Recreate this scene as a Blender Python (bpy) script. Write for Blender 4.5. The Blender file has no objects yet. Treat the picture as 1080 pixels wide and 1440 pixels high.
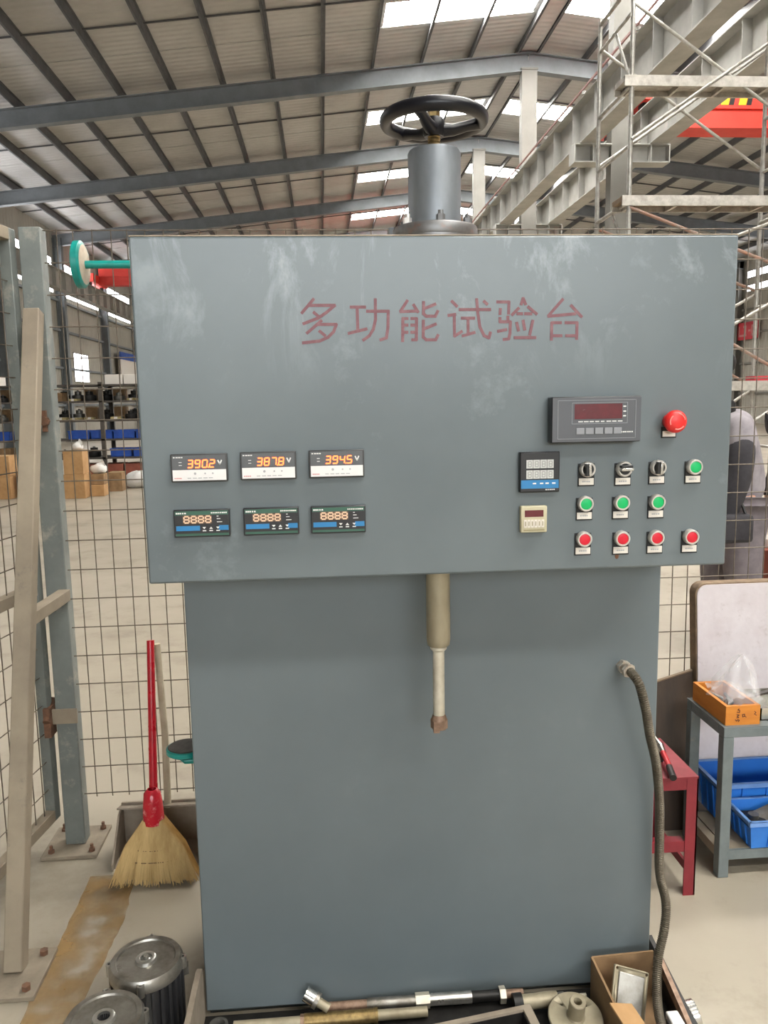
import bpy, bmesh, math, random
from mathutils import Vector, Matrix, Euler
random.seed(7)
S = bpy.context.scene
COL = S.collection
PI = math.pi

# ------------------------------------------------------------------ camera
F_PX = 1117.0
CAM = Vector((-0.2127, -1.3933, 1.35))
YAW, PITCH, ROLL = 0.0749, 0.1391, -0.0182
fw = Vector((math.sin(YAW)*math.cos(PITCH), math.cos(YAW)*math.cos(PITCH), -math.sin(PITCH)))
rt = Vector((math.cos(YAW), -math.sin(YAW), 0)); up = rt.cross(fw)
r2 = rt*math.cos(ROLL) + up*math.sin(ROLL); u2 = up*math.cos(ROLL) - rt*math.sin(ROLL)
cd = bpy.data.cameras.new('camera'); cam = bpy.data.objects.new('camera', cd); COL.objects.link(cam)
cd.sensor_fit = 'VERTICAL'; cd.sensor_height = 36.0; cd.lens = F_PX/1440*36.0
cd.clip_start = .02; cd.clip_end = 300
cam.matrix_world = Matrix(((r2.x, u2.x, -fw.x, CAM.x), (r2.y, u2.y, -fw.y, CAM.y), (r2.z, u2.z, -fw.z, CAM.z), (0, 0, 0, 1)))
S.camera = cam

# ------------------------------------------------------------------ light and exposure
S.view_settings.view_transform = 'Standard'; S.view_settings.look = 'None'
S.view_settings.gamma = 1.0; S.view_settings.use_curve_mapping = False
S.view_settings.exposure = 0.75
W = bpy.data.worlds.new('overcast_sky'); S.world = W; W.use_nodes = True
bg = W.node_tree.nodes['Background']; bg.inputs[0].default_value = (0.93, 0.97, 1.0, 1); bg.inputs[1].default_value = 1.0
SKYLIGHT = 32.0        # daylight behind the translucent roof strips
WINDOW = 7.0           # daylight behind the wall windows
FRONT = 6.5            # daylight in the high window band of the end wall behind the viewer
S.cycles.use_denoising = True
S.cycles.max_bounces = 10; S.cycles.diffuse_bounces = 5; S.cycles.transparent_max_bounces = 12
S.cycles.sample_clamp_indirect = 6.0; S.cycles.caustics_reflective = False; S.cycles.caustics_refractive = False
# ------------------------------------------------------------------ materials
def lin(c):
    return tuple(((v/255)/12.92 if v/255 <= .04045 else ((v/255+.055)/1.055)**2.4) for v in c)
MATS = {}
def mat(name, c1, c2=None, rough=.6, metal=0.0, scale=8.0, bump=0.0, detail=5, lo=.38, hi=.68, stretch=None, spec=.5, c3=None, s3=30, lo3=.6, hi3=.72, rvar=.12, transmission=0):
    m = bpy.data.materials.new(name); m.use_nodes = True; nt = m.node_tree; N = nt.nodes; L = nt.links
    b = N['Principled BSDF']; b.inputs['Roughness'].default_value = rough; b.inputs['Metallic'].default_value = metal
    b.inputs['Specular IOR Level'].default_value = spec
    a = lin(c1)
    if c2 is None and not bump:
        b.inputs['Base Color'].default_value = (*a, 1); MATS[name] = m; return m
    tc = N.new('ShaderNodeTexCoord'); mp = N.new('ShaderNodeMapping'); L.new(tc.outputs['Object'], mp.inputs[0])
    if stretch: mp.inputs['Scale'].default_value = stretch
    nz = N.new('ShaderNodeTexNoise'); nz.inputs['Scale'].default_value = scale; nz.inputs['Detail'].default_value = detail
    nz.inputs['Roughness'].default_value = .62
    L.new(mp.outputs[0], nz.inputs['Vector'])
    rp = N.new('ShaderNodeValToRGB'); rp.color_ramp.elements[0].position = lo; rp.color_ramp.elements[1].position = hi
    rp.color_ramp.elements[0].color = (*a, 1); rp.color_ramp.elements[1].color = (*lin(c2 or c1), 1)
    L.new(nz.outputs['Fac'], rp.inputs[0]); out = rp.outputs[0]
    if c3:
        n3 = N.new('ShaderNodeTexNoise'); n3.inputs['Scale'].default_value = s3; n3.inputs['Detail'].default_value = 7
        n3.inputs['Roughness'].default_value = .7; L.new(mp.outputs[0], n3.inputs['Vector'])
        r3 = N.new('ShaderNodeMapRange'); r3.inputs[1].default_value = lo3; r3.inputs[2].default_value = hi3
        L.new(n3.outputs['Fac'], r3.inputs[0])
        mx = N.new('ShaderNodeMix'); mx.data_type = 'RGBA'; L.new(r3.outputs[0], mx.inputs[0]); L.new(out, mx.inputs[6])
        mx.inputs[7].default_value = (*lin(c3), 1); out = mx.outputs[2]
    L.new(out, b.inputs['Base Color'])
    mr = N.new('ShaderNodeMapRange'); mr.inputs[3].default_value = max(.03, rough-rvar); mr.inputs[4].default_value = min(1, rough+rvar)
    L.new(nz.outputs['Fac'], mr.inputs[0]); L.new(mr.outputs[0], b.inputs['Roughness'])
    if bump:
        bp = N.new('ShaderNodeBump'); bp.inputs['Strength'].default_value = bump; bp.inputs['Distance'].default_value = .01
        L.new(nz.outputs['Fac'], bp.inputs['Height']); L.new(bp.outputs[0], b.inputs['Normal'])
    MATS[name] = m
    return m
def emit(name, c, strength):
    m = bpy.data.materials.new(name); m.use_nodes = True; b = m.node_tree.nodes['Principled BSDF']
    b.inputs['Base Color'].default_value = (*lin(c), 1); b.inputs['Emission Color'].default_value = (*lin(c), 1)
    b.inputs['Emission Strength'].default_value = strength; MATS[name] = m; return m
def ribbed(name, c1, c2, axis, pitch, rough=.55, depth=.5):
    """painted profiled steel sheet: ribs repeat along one axis"""
    m = mat(name, c1, c2, rough=rough, scale=.7, detail=6, spec=.3); nt = m.node_tree; N = nt.nodes; L = nt.links
    tc = [n for n in N if n.type == 'TEX_COORD'][0]; b = N['Principled BSDF']
    wv = N.new('ShaderNodeTexWave'); wv.wave_type = 'BANDS'; wv.bands_direction = axis; wv.inputs['Scale'].default_value = .314/pitch
    L.new(tc.outputs['Object'], wv.inputs['Vector'])
    bp = N.new('ShaderNodeBump'); bp.inputs['Strength'].default_value = depth; bp.inputs['Distance'].default_value = .03
    L.new(wv.outputs['Fac'], bp.inputs['Height']); L.new(bp.outputs[0], b.inputs['Normal'])
    return m

mat('bench_paint', (98, 107, 110), (107, 116, 119), rough=.30, scale=2.2, c3=(128, 137, 140), s3=3.6, lo3=.6, hi3=.74, rvar=.08)
mat('body_paint', (98, 107, 110), (106, 115, 118), rough=.42, scale=2.0, c3=(112, 119, 121), s3=4, lo3=.6, hi3=.8, rvar=.08)
# dust and dried splashes that cling to the upper part of the control head
m = MATS['bench_paint']; nt = m.node_tree; N = nt.nodes; L = nt.links; b = N['Principled BSDF']
tc = [n for n in N if n.type == 'TEX_COORD'][0]; mp = N.new('ShaderNodeMapping'); mp.inputs['Scale'].default_value = (7, 7, 3.2); L.new(tc.outputs['Object'], mp.inputs[0])
nz = N.new('ShaderNodeTexNoise'); nz.inputs['Scale'].default_value = 1.6; nz.inputs['Detail'].default_value = 9; nz.inputs['Roughness'].default_value = .72; nz.inputs['Distortion'].default_value = .6; L.new(mp.outputs[0], nz.inputs['Vector'])
r1 = N.new('ShaderNodeMapRange'); r1.inputs[1].default_value = .53; r1.inputs[2].default_value = .72; L.new(nz.outputs['Fac'], r1.inputs[0])
sp = N.new('ShaderNodeSeparateXYZ'); L.new(tc.outputs['Object'], sp.inputs[0])
r2_ = N.new('ShaderNodeMapRange'); r2_.inputs[1].default_value = 1.36; r2_.inputs[2].default_value = 1.60; r2_.inputs[4].default_value = .8; L.new(sp.outputs['Z'], r2_.inputs[0])
mu = N.new('ShaderNodeMath'); mu.operation = 'MULTIPLY'; L.new(r1.outputs[0], mu.inputs[0]); L.new(r2_.outputs[0], mu.inputs[1])
mx = N.new('ShaderNodeMix'); mx.data_type = 'RGBA'; L.new(mu.outputs[0], mx.inputs[0]); old = b.inputs['Base Color'].links[0].from_socket; L.new(old, mx.inputs[6]); mx.inputs[7].default_value = (*lin((158, 166, 170)), 1)
L.new(mx.outputs[2], b.inputs['Base Color'])
mat('letter_red', (118, 76, 82), (134, 98, 102), rough=.55, scale=60, lo=.45, hi=.75)
mat('black_gap', (22, 22, 22), rough=.6)
mat('meter_bezel', (62, 62, 62), rough=.45)
mat('meter_grey', (88, 90, 92), rough=.35)
mat('meter_white', (226, 224, 222), rough=.4)
mat('meter_dark', (44, 44, 46), rough=.3)
mat('meter_black', (20, 20, 22), rough=.3)
mat('meter_green', (52, 92, 76), rough=.45)
mat('meter_blue', (42, 122, 176), rough=.4)
mat('meter_tan', (226, 192, 160), rough=.5)
mat('meter_brown', (92, 66, 52), rough=.4)
mat('print_white', (222, 222, 218), rough=.5)
mat('print_grey', (168, 168, 170), rough=.5)
mat('print_red', (206, 140, 140), rough=.5)
mat('pale_segment', (206, 206, 202), rough=.5)
mat('segment_gap', (150, 150, 148), rough=.5)
mat('red_window', (98, 40, 46), (84, 36, 40), rough=.25, scale=30)
mat('beige_plastic', (196, 188, 158), (184, 176, 146), rough=.5, scale=30)
mat('beige_dark', (150, 140, 106), rough=.5)
mat('key_grey', (136, 138, 142), rough=.5)
mat('controller_grey', (84, 86, 90), rough=.42)
mat('line_grey', (136, 138, 142), rough=.5)
mat('label_white', (226, 220, 210), (214, 206, 196), rough=.6, scale=60)
mat('chrome', (206, 204, 198), rough=.25, metal=1.0)
mat('bezel_silver', (214, 208, 200), rough=.32, metal=.6)
mat('knob_black', (26, 26, 26), rough=.4)
mat('button_green', (0, 176, 96), rough=.35)
mat('button_red', (206, 24, 46), rough=.35)
mat('estop_red', (222, 44, 42), rough=.38)
mat('estop_mark', (242, 150, 140), rough=.4)
emit('led_red', (255, 84, 36), 5.0)
mat('wheel_black', (18, 18, 24), rough=.34, spec=.35)
mat('brass_thread', (150, 128, 84), (112, 92, 60), rough=.4, metal=.8, scale=80)
mat('machined_steel', (136, 141, 146), (112, 117, 122), rough=.45, metal=.5, scale=14, stretch=(1, 1, .3), c3=(150, 112, 92), s3=10, lo3=.66, hi3=.8)
mat('flange_steel', (128, 128, 128), (104, 100, 98), rough=.45, metal=.6, scale=20, c3=(150, 104, 82), s3=14, lo3=.55, hi3=.72)
mat('dusty_rod', (166, 156, 132), (140, 130, 108), rough=.5, metal=.35, scale=16, stretch=(1, 1, .3))
mat('pale_rod', (206, 200, 184), (182, 174, 156), rough=.42, metal=.4, scale=24)
mat('rusty_nut', (150, 124, 104), (118, 92, 74), rough=.6, metal=.3, scale=70)
mat('conduit', (104, 96, 82), (84, 76, 64), rough=.45, metal=.5, scale=30)
mat('gland_zinc', (214, 206, 194), (176, 150, 120), rough=.4, metal=.5, scale=60)
mat('post_grey', (118, 123, 119), (104, 109, 106), rough=.5, scale=9, c3=(158, 154, 142), s3=16, lo3=.55, hi3=.75)
mat('post_dusty', (150, 137, 118), (132, 120, 104), rough=.8, scale=7, c3=(112, 106, 96), s3=12, lo3=.6, hi3=.75)
mat('base_plate', (146, 134, 116), (124, 113, 98), rough=.85, scale=14, bump=.15)
mat('wire', (116, 106, 94), (88, 80, 70), rough=.55, metal=.4, scale=40)
mat('rust', (120, 84, 62), (90, 68, 54), rough=.8, scale=60, bump=.2)
mat('teal_paint', (10, 142, 132), (20, 120, 112), rough=.35, scale=30)
mat('dusty_face', (186, 172, 152), (166, 152, 132), rough=.7, scale=40)
mat('dark_face', (74, 68, 62), (60, 55, 50), rough=.6, scale=40)
mat('broom_red', (200, 24, 40), (176, 20, 36), rough=.3, scale=20)
mat('broom_wrap', (196, 34, 48), (214, 120, 120), rough=.25, scale=34, lo=.52, hi=.7)
mat('straw', (212, 182, 124), (178, 146, 92), rough=.75, scale=26, stretch=(1, 1, .15))
mat('twine', (110, 86, 60), rough=.8)
mat('dustpan', (150, 138, 122), (124, 112, 98), rough=.7, scale=12)
mat('pale_stick', (206, 196, 172), (186, 174, 148), rough=.6, scale=20)
mat('aluminium', (164, 160, 152), (120, 114, 104), rough=.38, metal=.85, scale=16, c3=(96, 88, 78), s3=12, lo3=.6, hi3=.75)
mat('aluminium_bright', (206, 204, 198), (170, 168, 160), rough=.3, metal=.9, scale=30)
mat('aluminium_fin', (128, 128, 130), (84, 84, 86), rough=.35, metal=.85, scale=12, stretch=(1, 1, .2))
mat('red_paint', (132, 34, 44), (114, 29, 38), rough=.5, scale=10, c3=(98, 54, 50), s3=24, lo3=.62, hi3=.75)
mat('table_paint', (112, 120, 120), (96, 104, 104), rough=.55, scale=12, c3=(140, 134, 122), s3=18, lo3=.6, hi3=.75)
mat('foam_white', (206, 199, 201), (196, 187, 189), rough=.9, scale=14, bump=.12, c3=(184, 175, 175), s3=30, lo3=.58, hi3=.72)
mat('foam_edge', (138, 116, 92), (108, 90, 72), rough=.9, scale=30, bump=.3)
mat('dark_sheet', (66, 52, 40), (50, 41, 33), rough=.7, scale=5, stretch=(3, 3, .5))
mat('wood_orange', (204, 130, 46), (184, 108, 36), rough=.55, scale=5, stretch=(1, 1, 7))
mat('ink', (84, 44, 30), rough=.7)
mat('bin_blue', (52, 128, 218), (44, 116, 206), rough=.4, scale=8)
mat('bin_rim', (110, 150, 206), (90, 130, 190), rough=.5, scale=20)
mat('part_steel', (120, 118, 112), (92, 90, 86), rough=.4, metal=.7, scale=30)
mat('part_dark', (44, 42, 40), (30, 29, 28), rough=.5, metal=.4, scale=30)
mat('plier_red', (170, 30, 40), rough=.4)
mat('cardboard', (178, 140, 96), (160, 122, 80), rough=.85, scale=6)
mat('cardboard_old', (148, 118, 84), (122, 96, 68), rough=.85, scale=9)
mat('oily_wood', (120, 100, 76), (90, 76, 60), rough=.7, scale=9)
mat('bag_white', (226, 224, 220), (206, 204, 200), rough=.6, scale=6, bump=.3)
mat('crate_blue', (30, 78, 168), (24, 66, 148), rough=.5, scale=6)
mat('rack_steel', (76, 70, 64), (60, 55, 50), rough=.7, scale=6)
mat('carton_red', (150, 84, 66), (130, 72, 58), rough=.8, scale=6)
mat('carton_white', (214, 208, 200), rough=.8)
mat('clutter_yellow', (176, 160, 112), (150, 136, 92), rough=.8, scale=12)
mat('work_grey', (150, 144, 148), (126, 120, 126), rough=.9, scale=12, bump=.2)
mat('work_dark', (52, 50, 54), (40, 38, 42), rough=.9, scale=12, bump=.2)
mat('trouser_grey', (118, 110, 114), (96, 90, 94), rough=.9, scale=10, bump=.2)
mat('skin', (196, 150, 124), rough=.6)
mat('hair_black', (18, 16, 16), rough=.6)
mat('shoe', (36, 34, 34), rough=.6)
mat('galv_tube', (176, 174, 168), (146, 142, 134), rough=.42, metal=.55, scale=14)
mat('galv_rusty', (158, 118, 100), (140, 132, 124), rough=.6, metal=.3, scale=10)
mat('plank_steel', (190, 186, 178), (160, 154, 146), rough=.5, metal=.4, scale=14)
mat('plank_wood', (140, 120, 100), (116, 98, 80), rough=.8, scale=8)
mat('column_paint', (116, 114, 108), (106, 104, 98), rough=.6, scale=2)
mat('beam_grey', (118, 123, 127), (108, 113, 116), rough=.6, scale=3)
mat('runway_grey', (172, 171, 166), (156, 155, 150), rough=.6, scale=3)
mat('rail_red', (120, 76, 70), rough=.6)
mat('crane_red', (226, 66, 52), (214, 58, 46), rough=.5, scale=2)
mat('stripe_yellow', (236, 198, 40), rough=.5)
mat('stripe_black', (36, 30, 28), rough=.5)
mat('sign_red', (190, 46, 60), rough=.5)
mat('purlin_grey', (92, 93, 95), (82, 83, 85), rough=.6, scale=3)
ribbed('roof_sheet', (190, 189, 187), (174, 173, 171), 'Y', .2)
ribbed('wall_sheet', (170, 166, 156), (156, 152, 142), 'Y', .25)
ribbed('wall_sheet_end', (150, 146, 138), (138, 134, 126), 'X', .25)
emit('daylight_panel', (255, 252, 246), SKYLIGHT)
emit('daylight_window', (252, 252, 255), WINDOW)
emit('daylight_front', (244, 250, 255), FRONT)
mat('concrete', (162, 153, 137), (150, 141, 125), rough=.45, scale=1.1, detail=9, bump=.02, c3=(126, 116, 100), s3=2.2, lo3=.52, hi3=.76, spec=.5)
# worn floor paint: pigment thins out where feet scuffed it away
m = mat('line_paint', (170, 136, 84), (150, 122, 80), rough=.7, scale=7)
nt = m.node_tree; b = nt.nodes['Principled BSDF']; nz = nt.nodes.new('ShaderNodeTexNoise'); nz.inputs['Scale'].default_value = 9; nz.inputs['Detail'].default_value = 8
tc = [n for n in nt.nodes if n.type == 'TEX_COORD'][0]; nt.links.new(tc.outputs['Object'], nz.inputs['Vector'])
mr = nt.nodes.new('ShaderNodeMapRange'); mr.inputs[1].default_value = .34; mr.inputs[2].default_value = .62; mr.inputs[3].default_value = .0; mr.inputs[4].default_value = .62
nt.links.new(nz.outputs['Fac'], mr.inputs[0]); nt.links.new(mr.outputs[0], b.inputs['Alpha'])
# thin clear plastic film
m = bpy.data.materials.new('plastic_film'); m.use_nodes = True; nt = m.node_tree; MATS['plastic_film'] = m
b = nt.nodes['Principled BSDF']; b.inputs['Base Color'].default_value = (.86, .85, .86, 1); b.inputs['Roughness'].default_value = .18
b.inputs['Alpha'].default_value = .24; b.inputs['Specular IOR Level'].default_value = .8

# ------------------------------------------------------------------ mesh helpers
class MB:
    def __init__(s): s.v = []; s.f = []
    def _add(s, vs, fs):
        o = len(s.v); s.v += [tuple(v) for v in vs]; s.f += [tuple(i+o for i in f) for f in fs]; return s
    def box(s, c, d, rot=None):
        hx, hy, hz = d[0]/2, d[1]/2, d[2]/2
        vs = [Vector((x, y, z)) for x in (-hx, hx) for y in (-hy, hy) for z in (-hz, hz)]
        if rot is not None:
            R = rot if isinstance(rot, Matrix) else Euler(rot).to_matrix()
            vs = [R @ v for v in vs]
        return s._add([v+Vector(c) for v in vs], [(0, 1, 3, 2), (4, 6, 7, 5), (0, 4, 5, 1), (2, 3, 7, 6), (0, 2, 6, 4), (1, 5, 7, 3)])
    def bb(s, x0, x1, y0, y1, z0, z1): return s.box(((x0+x1)/2, (y0+y1)/2, (z0+z1)/2), (x1-x0, y1-y0, z1-z0))
    def beam(s, p0, p1, w, h, upv=(0, 0, 1)):
        p0, p1 = Vector(p0), Vector(p1); d = p1-p0; L = d.length; d = d/L
        u = Vector(upv); u = (u-d*u.dot(d)); u = u.normalized() if u.length > 1e-5 else d.orthogonal().normalized()
        r = d.cross(u); R = Matrix((r, d, u)).transposed()
        return s.box((p0+p1)/2, (w, L, h), R)
    def cyl(s, p0, p1, r0, r1=None, n=16, caps=True):
        return s.tube([p0, p1], [r0, r0 if r1 is None else r1], n, caps)
    def tube(s, pts, r, n=10, caps=True):
        pts = [Vector(p) for p in pts]; m = len(pts)
        rr = list(r) if isinstance(r, (list, tuple)) else [r]*m
        t0 = (pts[1]-pts[0]).normalized(); u = t0.orthogonal().normalized(); vs = []
        for i, p in enumerate(pts):
            t = (pts[min(i+1, m-1)]-pts[max(i-1, 0)])
            t = t.normalized() if t.length > 1e-9 else t0
            u = (u-t*u.dot(t)).normalized(); w = t.cross(u)
            for k in range(n):
                a = 2*PI*k/n; vs.append(p+(u*math.cos(a)+w*math.sin(a))*rr[i])
        fs = [(i*n+k, i*n+(k+1) % n, (i+1)*n+(k+1) % n, (i+1)*n+k) for i in range(m-1) for k in range(n)]
        if caps: fs += [tuple(range(n))[::-1], tuple((m-1)*n+k for k in range(n))]
        return s._add(vs, fs)
    def lathe(s, prof, c=(0, 0, 0), n=32, R=None, closed=False):
        vs = []; c = Vector(c)
        for (r, z) in prof:
            for k in range(n):
                a = 2*PI*k/n; v = Vector((r*math.cos(a), r*math.sin(a), z))
                vs.append((R @ v if R else v)+c)
        m = len(prof); rng = m if closed else m-1
        fs = [(i*n+k, i*n+(k+1) % n, ((i+1) % m)*n+(k+1) % n, ((i+1) % m)*n+k) for i in range(rng) for k in range(n)]
        return s._add(vs, fs)
    def prism(s, poly, fn, d0, d1):
        """poly: 2-D points; fn(a, b, d) -> 3-D point"""
        n = len(poly); vs = [fn(a, b, d0) for a, b in poly]+[fn(a, b, d1) for a, b in poly]
        fs = [tuple(range(n))[::-1], tuple(range(n, 2*n))]+[(i, (i+1) % n, n+(i+1) % n, n+i) for i in range(n)]
        return s._add(vs, fs)
    def ball(s, c, r, n=12, m=8):
        c = Vector(c); r = Vector(r) if not isinstance(r, (int, float)) else Vector((r, r, r)); vs = []; fs = []
        for i in range(m+1):
            t = PI*i/m
            for k in range(n):
                a = 2*PI*k/n; vs.append(c+Vector((r.x*math.sin(t)*math.cos(a), r.y*math.sin(t)*math.sin(a), r.z*math.cos(t))))
        for i in range(m):
            for k in range(n): fs.append((i*n+k, (i+1)*n+k, (i+1)*n+(k+1) % n, i*n+(k+1) % n))
        return s._add(vs, fs)
    def build(s, name, material, parent=None, bevel=0, angle=38, at=None):
        me = bpy.data.meshes.new(name); me.from_pydata(s.v, [], s.f)
        bm = bmesh.new(); bm.from_mesh(me); bmesh.ops.remove_doubles(bm, verts=bm.verts, dist=1e-6)
        bmesh.ops.recalc_face_normals(bm, faces=bm.faces); bm.to_mesh(me); bm.free()
        me.polygons.foreach_set('use_smooth', [True]*len(me.polygons)); me.set_sharp_from_angle(angle=math.radians(angle))
        me.materials.append(MATS[material]); me.update()
        o = bpy.data.objects.new(name, me); COL.objects.link(o)
        if parent: o.parent = parent
        if at is not None: o.location = at
        if bevel:
            md = o.modifiers.new('bevel', 'BEVEL'); md.width = bevel; md.segments = 2; md.limit_method = 'ANGLE'; md.angle_limit = math.radians(40)
        return o
def drill(o, cutter):
    """cut the cutter's shapes out of o's mesh, for good"""
    c = cutter.build('cutter', 'part_dark', o.parent); md = o.modifiers.new('drill', 'BOOLEAN'); md.object = c; md.operation = 'DIFFERENCE'; md.solver = 'EXACT'
    dg = bpy.context.evaluated_depsgraph_get(); me = bpy.data.meshes.new_from_object(o.evaluated_get(dg)); old = o.data
    o.modifiers.clear(); o.data = me; bpy.data.meshes.remove(old); cm = c.data; bpy.data.objects.remove(c); bpy.data.meshes.remove(cm)
def tag(o, label=None, cat=None, group=None, kind=None):
    if label: o['label'] = label
    if cat: o['category'] = cat
    if group: o['group'] = group
    if kind: o['kind'] = kind
    return o
def thing(name, label, cat, loc=(0, 0, 0), rz=0, group=None):
    o = bpy.data.objects.new(name, None); COL.objects.link(o); o.location = loc; o.rotation_euler = (0, 0, rz); o.empty_display_size = .05
    return tag(o, label, cat, group)
def struct(name):
    o = bpy.data.objects.new(name, None); COL.objects.link(o); o['kind'] = 'structure'; o.empty_display_size = .1; return o
def link_copy(o, parent, loc=None, rot=None):
    c = o.copy(); COL.objects.link(c); c.parent = parent
    if loc is not None: c.location = loc
    if rot is not None: c.rotation_euler = rot
    return c
def dup(root, loc, rz=0, label=None, group=None):
    r = root.copy(); COL.objects.link(r); r.location = loc; r.rotation_euler = (0, 0, rz)
    if label: r['label'] = label
    if group: r['group'] = group
    for ch in list(root.children):
        c = link_copy(ch, r)
        for g in list(ch.children): link_copy(g, c)
    return r

# ================================================================== THE HALL
RX = 4.85; SLOPE = .113; ZR = 9.55; XL, XR = -10.05, 20.0
def zroof(x): return ZR-SLOPE*abs(x-RX)
FR = [12.2+6*k for k in range(-4, 8)]
floor = MB().bb(XL-.2, XR+.2, -14, 54.4, -.12, 0).build('floor', 'concrete'); floor['kind'] = 'structure'
rl = random.Random(3); left = [(-.915, .2), (-.92, .36), (-.917, .57), (-.92, .80)]; right = [(-.79, .80), (-.775, .60), (-.785, .45), (-.80, .2)]
def ragged(path, n=7):
    out = []
    for (a, b_) in zip(path[:-1], path[1:]):
        for k in range(n): u = k/n; out.append((a[0]+(b_[0]-a[0])*u+rl.uniform(-.003, .003), a[1]+(b_[1]-a[1])*u))
    return out+[path[-1]]
MB().prism((ragged(left)+ragged(right))[::-1], lambda a, b, d: (a, b, d), .0002, .0012).build('painted_line', 'line_paint', floor)

ceiling = struct('ceiling')
def slope_quad(x0, x1, y0, y1, dz, th):
    mb = MB(); z0, z1 = zroof(x0)+dz, zroof(x1)+dz
    vs = [(x0, y0, z0), (x1, y0, z1), (x1, y1, z1), (x0, y1, z0), (x0, y0, z0+th), (x1, y0, z1+th), (x1, y1, z1+th), (x0, y1, z0+th)]
    return mb._add(vs, [(0, 3, 2, 1), (4, 5, 6, 7), (0, 1, 5, 4), (1, 2, 6, 5), (2, 3, 7, 6), (3, 0, 4, 7)])
SKY = []
for k in range(len(FR)-1):
    y = FR[k]; ys, ye = y+3.35, y+4.35
    for (x0, x1) in ((XL-.2, RX), (RX, XR+.2)):
        s0, s1 = (1.3, 4.5) if x0 < 0 else (5.2, 8.8)
        slope_quad(x0, x1, y, ys-.02, 0, .03).build('roof_sheet', 'roof_sheet', ceiling)
        slope_quad(x0, x1, ye+.02, y+6, 0, .03).build('roof_sheet', 'roof_sheet', ceiling)
        slope_quad(x0, s0, ys-.02, ye+.02, .012, .03).build('roof_sheet', 'roof_sheet', ceiling)
        slope_quad(s1, x1, ys-.02, ye+.02, .012, .03).build('roof_sheet', 'roof_sheet', ceiling)
        slope_quad(s0, s1, ys-.02, ye+.02, .01, .02).build('skylight_panel' if y > 12 else 'skylight_panel_offscreen', 'daylight_panel', ceiling)
    # lapped seam rod across the bay
    for (x0, x1) in ((XL, RX), (RX, XR)):
        MB().beam((x0, ys-.3, zroof(x0)-.03), (x1, ys-.3, zroof(x1)-.03), .03, .03).build('seam_rod', 'purlin_grey', ceiling)
# purlins
pl = [0.03+1.15*k for k in range(-8, 4)]+[4.62]; prr = [5.08]+[6.23+1.15*k for k in range(0, 12)]
pm = None
for x in pl+prr:
    if pm is None:
        pm = MB(); pm.bb(-.012, .012, FR[0], FR[-1], -.2, 0); pm.bb(-.045, .012, FR[0], FR[-1], -.2, -.18); pm.bb(-.012, .05, FR[0], FR[-1], -.02, 0)
        pm = pm.build('purlin', 'purlin_grey', ceiling); pm.location = (x, 0, zroof(x)); continue
    link_copy(pm, ceiling, (x, 0, zroof(x)))
MB().bb(4.66, 5.04, FR[0], FR[-1], ZR-.16, ZR-.14).build('ridge_plate', 'roof_sheet', ceiling)
# rafters (I section)
def rafter(x0, x1):
    mb = MB(); z0, z1 = zroof(x0)-.2, zroof(x1)-.2; D = .4
    mb.beam((x0, 0, z0-.01), (x1, 0, z1-.01), .22, .02); mb.beam((x0, 0, z0-D), (x1, 0, z1-D), .22, .02)
    mb.beam((x0, 0, z0-D/2), (x1, 0, z1-D/2), .02, D-.02)
    return mb
ra = rafter(XL, RX).build('roof_beam', 'beam_grey', ceiling, at=(0, FR[0], 0)); rb = rafter(RX, XR).build('roof_beam', 'beam_grey', ceiling, at=(0, FR[0], 0))
for y in FR[1:]:
    link_copy(ra, ceiling, (0, y, 0)); link_copy(rb, ceiling, (0, y, 0))

# side walls: sheet per bay, dark columns, girts
def side_wall(name, X, sgn, colmat):
    w = struct(name); he = zroof(X)
    sheet = MB().bb(min(X, X+sgn*.06), max(X, X+sgn*.06), .02, 5.98, 0, he-.02).build('wall_sheet', 'wall_sheet', w, at=(0, FR[0], 0))
    colm = MB(); xi = X-sgn*.3
    colm.bb(min(X, xi), max(X, xi), -.01, .01, 0, he-.25); colm.bb(xi-.012, xi+.012, -.14, .14, 0, he-.3); colm.bb(X-sgn*.02-.012, X-sgn*.02+.012, -.14, .14, 0, he-.3)
    colo = colm.build('wall_column', colmat, w, at=(0, FR[0], 0))
    gm = MB().bb(min(X-sgn*.12, X), max(X-sgn*.12, X), .14, 5.86, -.04, .04).build('girt', colmat, w, at=(0, FR[0], 1.4))
    for k, y in enumerate(FR[:-1]):
        if k: link_copy(sheet, w, (0, y, 0)); link_copy(colo, w, (0, y, 0))
        for zz in (1.4, 2.8, 4.2, 5.3):
            if k or zz > 1.4: link_copy(gm, w, (0, y, zz))
    link_copy(colo, w, (0, FR[-1]-.15, 0))
    return w
wl = side_wall('wall_left', XL, -1, 'beam_grey'); wr = side_wall('wall_right', XR, 1, 'column_paint')
we = struct('wall_back')
for k in range(6):
    x0 = XL+5.0*k; MB().prism([(x0, 0), (x0+5.0, 0), (x0+5.0, zroof(x0+5.0)), (x0, zroof(x0))] if not (x0 < RX < x0+5) else [(x0, 0), (x0+5, 0), (x0+5, zroof(x0+5)), (RX, ZR), (x0, zroof(x0))],
               lambda a, b, d: (a, d, b), 54.22, 54.3).build('wall_sheet', 'wall_sheet_end', we)
for x in (-5.0, 0.2, RX, 9.8, 14.9):
    q = MB(); q.bb(x-.12, x+.12, 53.9, 53.92, 0, zroof(x)-.7); q.bb(x-.01, x+.01, 53.92, 54.2, 0, zroof(x)-.7); q.build('wall_column', 'beam_grey', we)
for z in (1.6, 3.2, 4.8, 6.4): MB().bb(XL+.1, XR-.1, 54.1, 54.2, z-.05, z+.05).build('girt', 'beam_grey', we)
wf = struct('wall_front')          # end wall behind the viewer, with a high band of windows
FX0, FX1, FZ0, FZ1 = -4.5, 5.5, 2.7, 5.2
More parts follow.
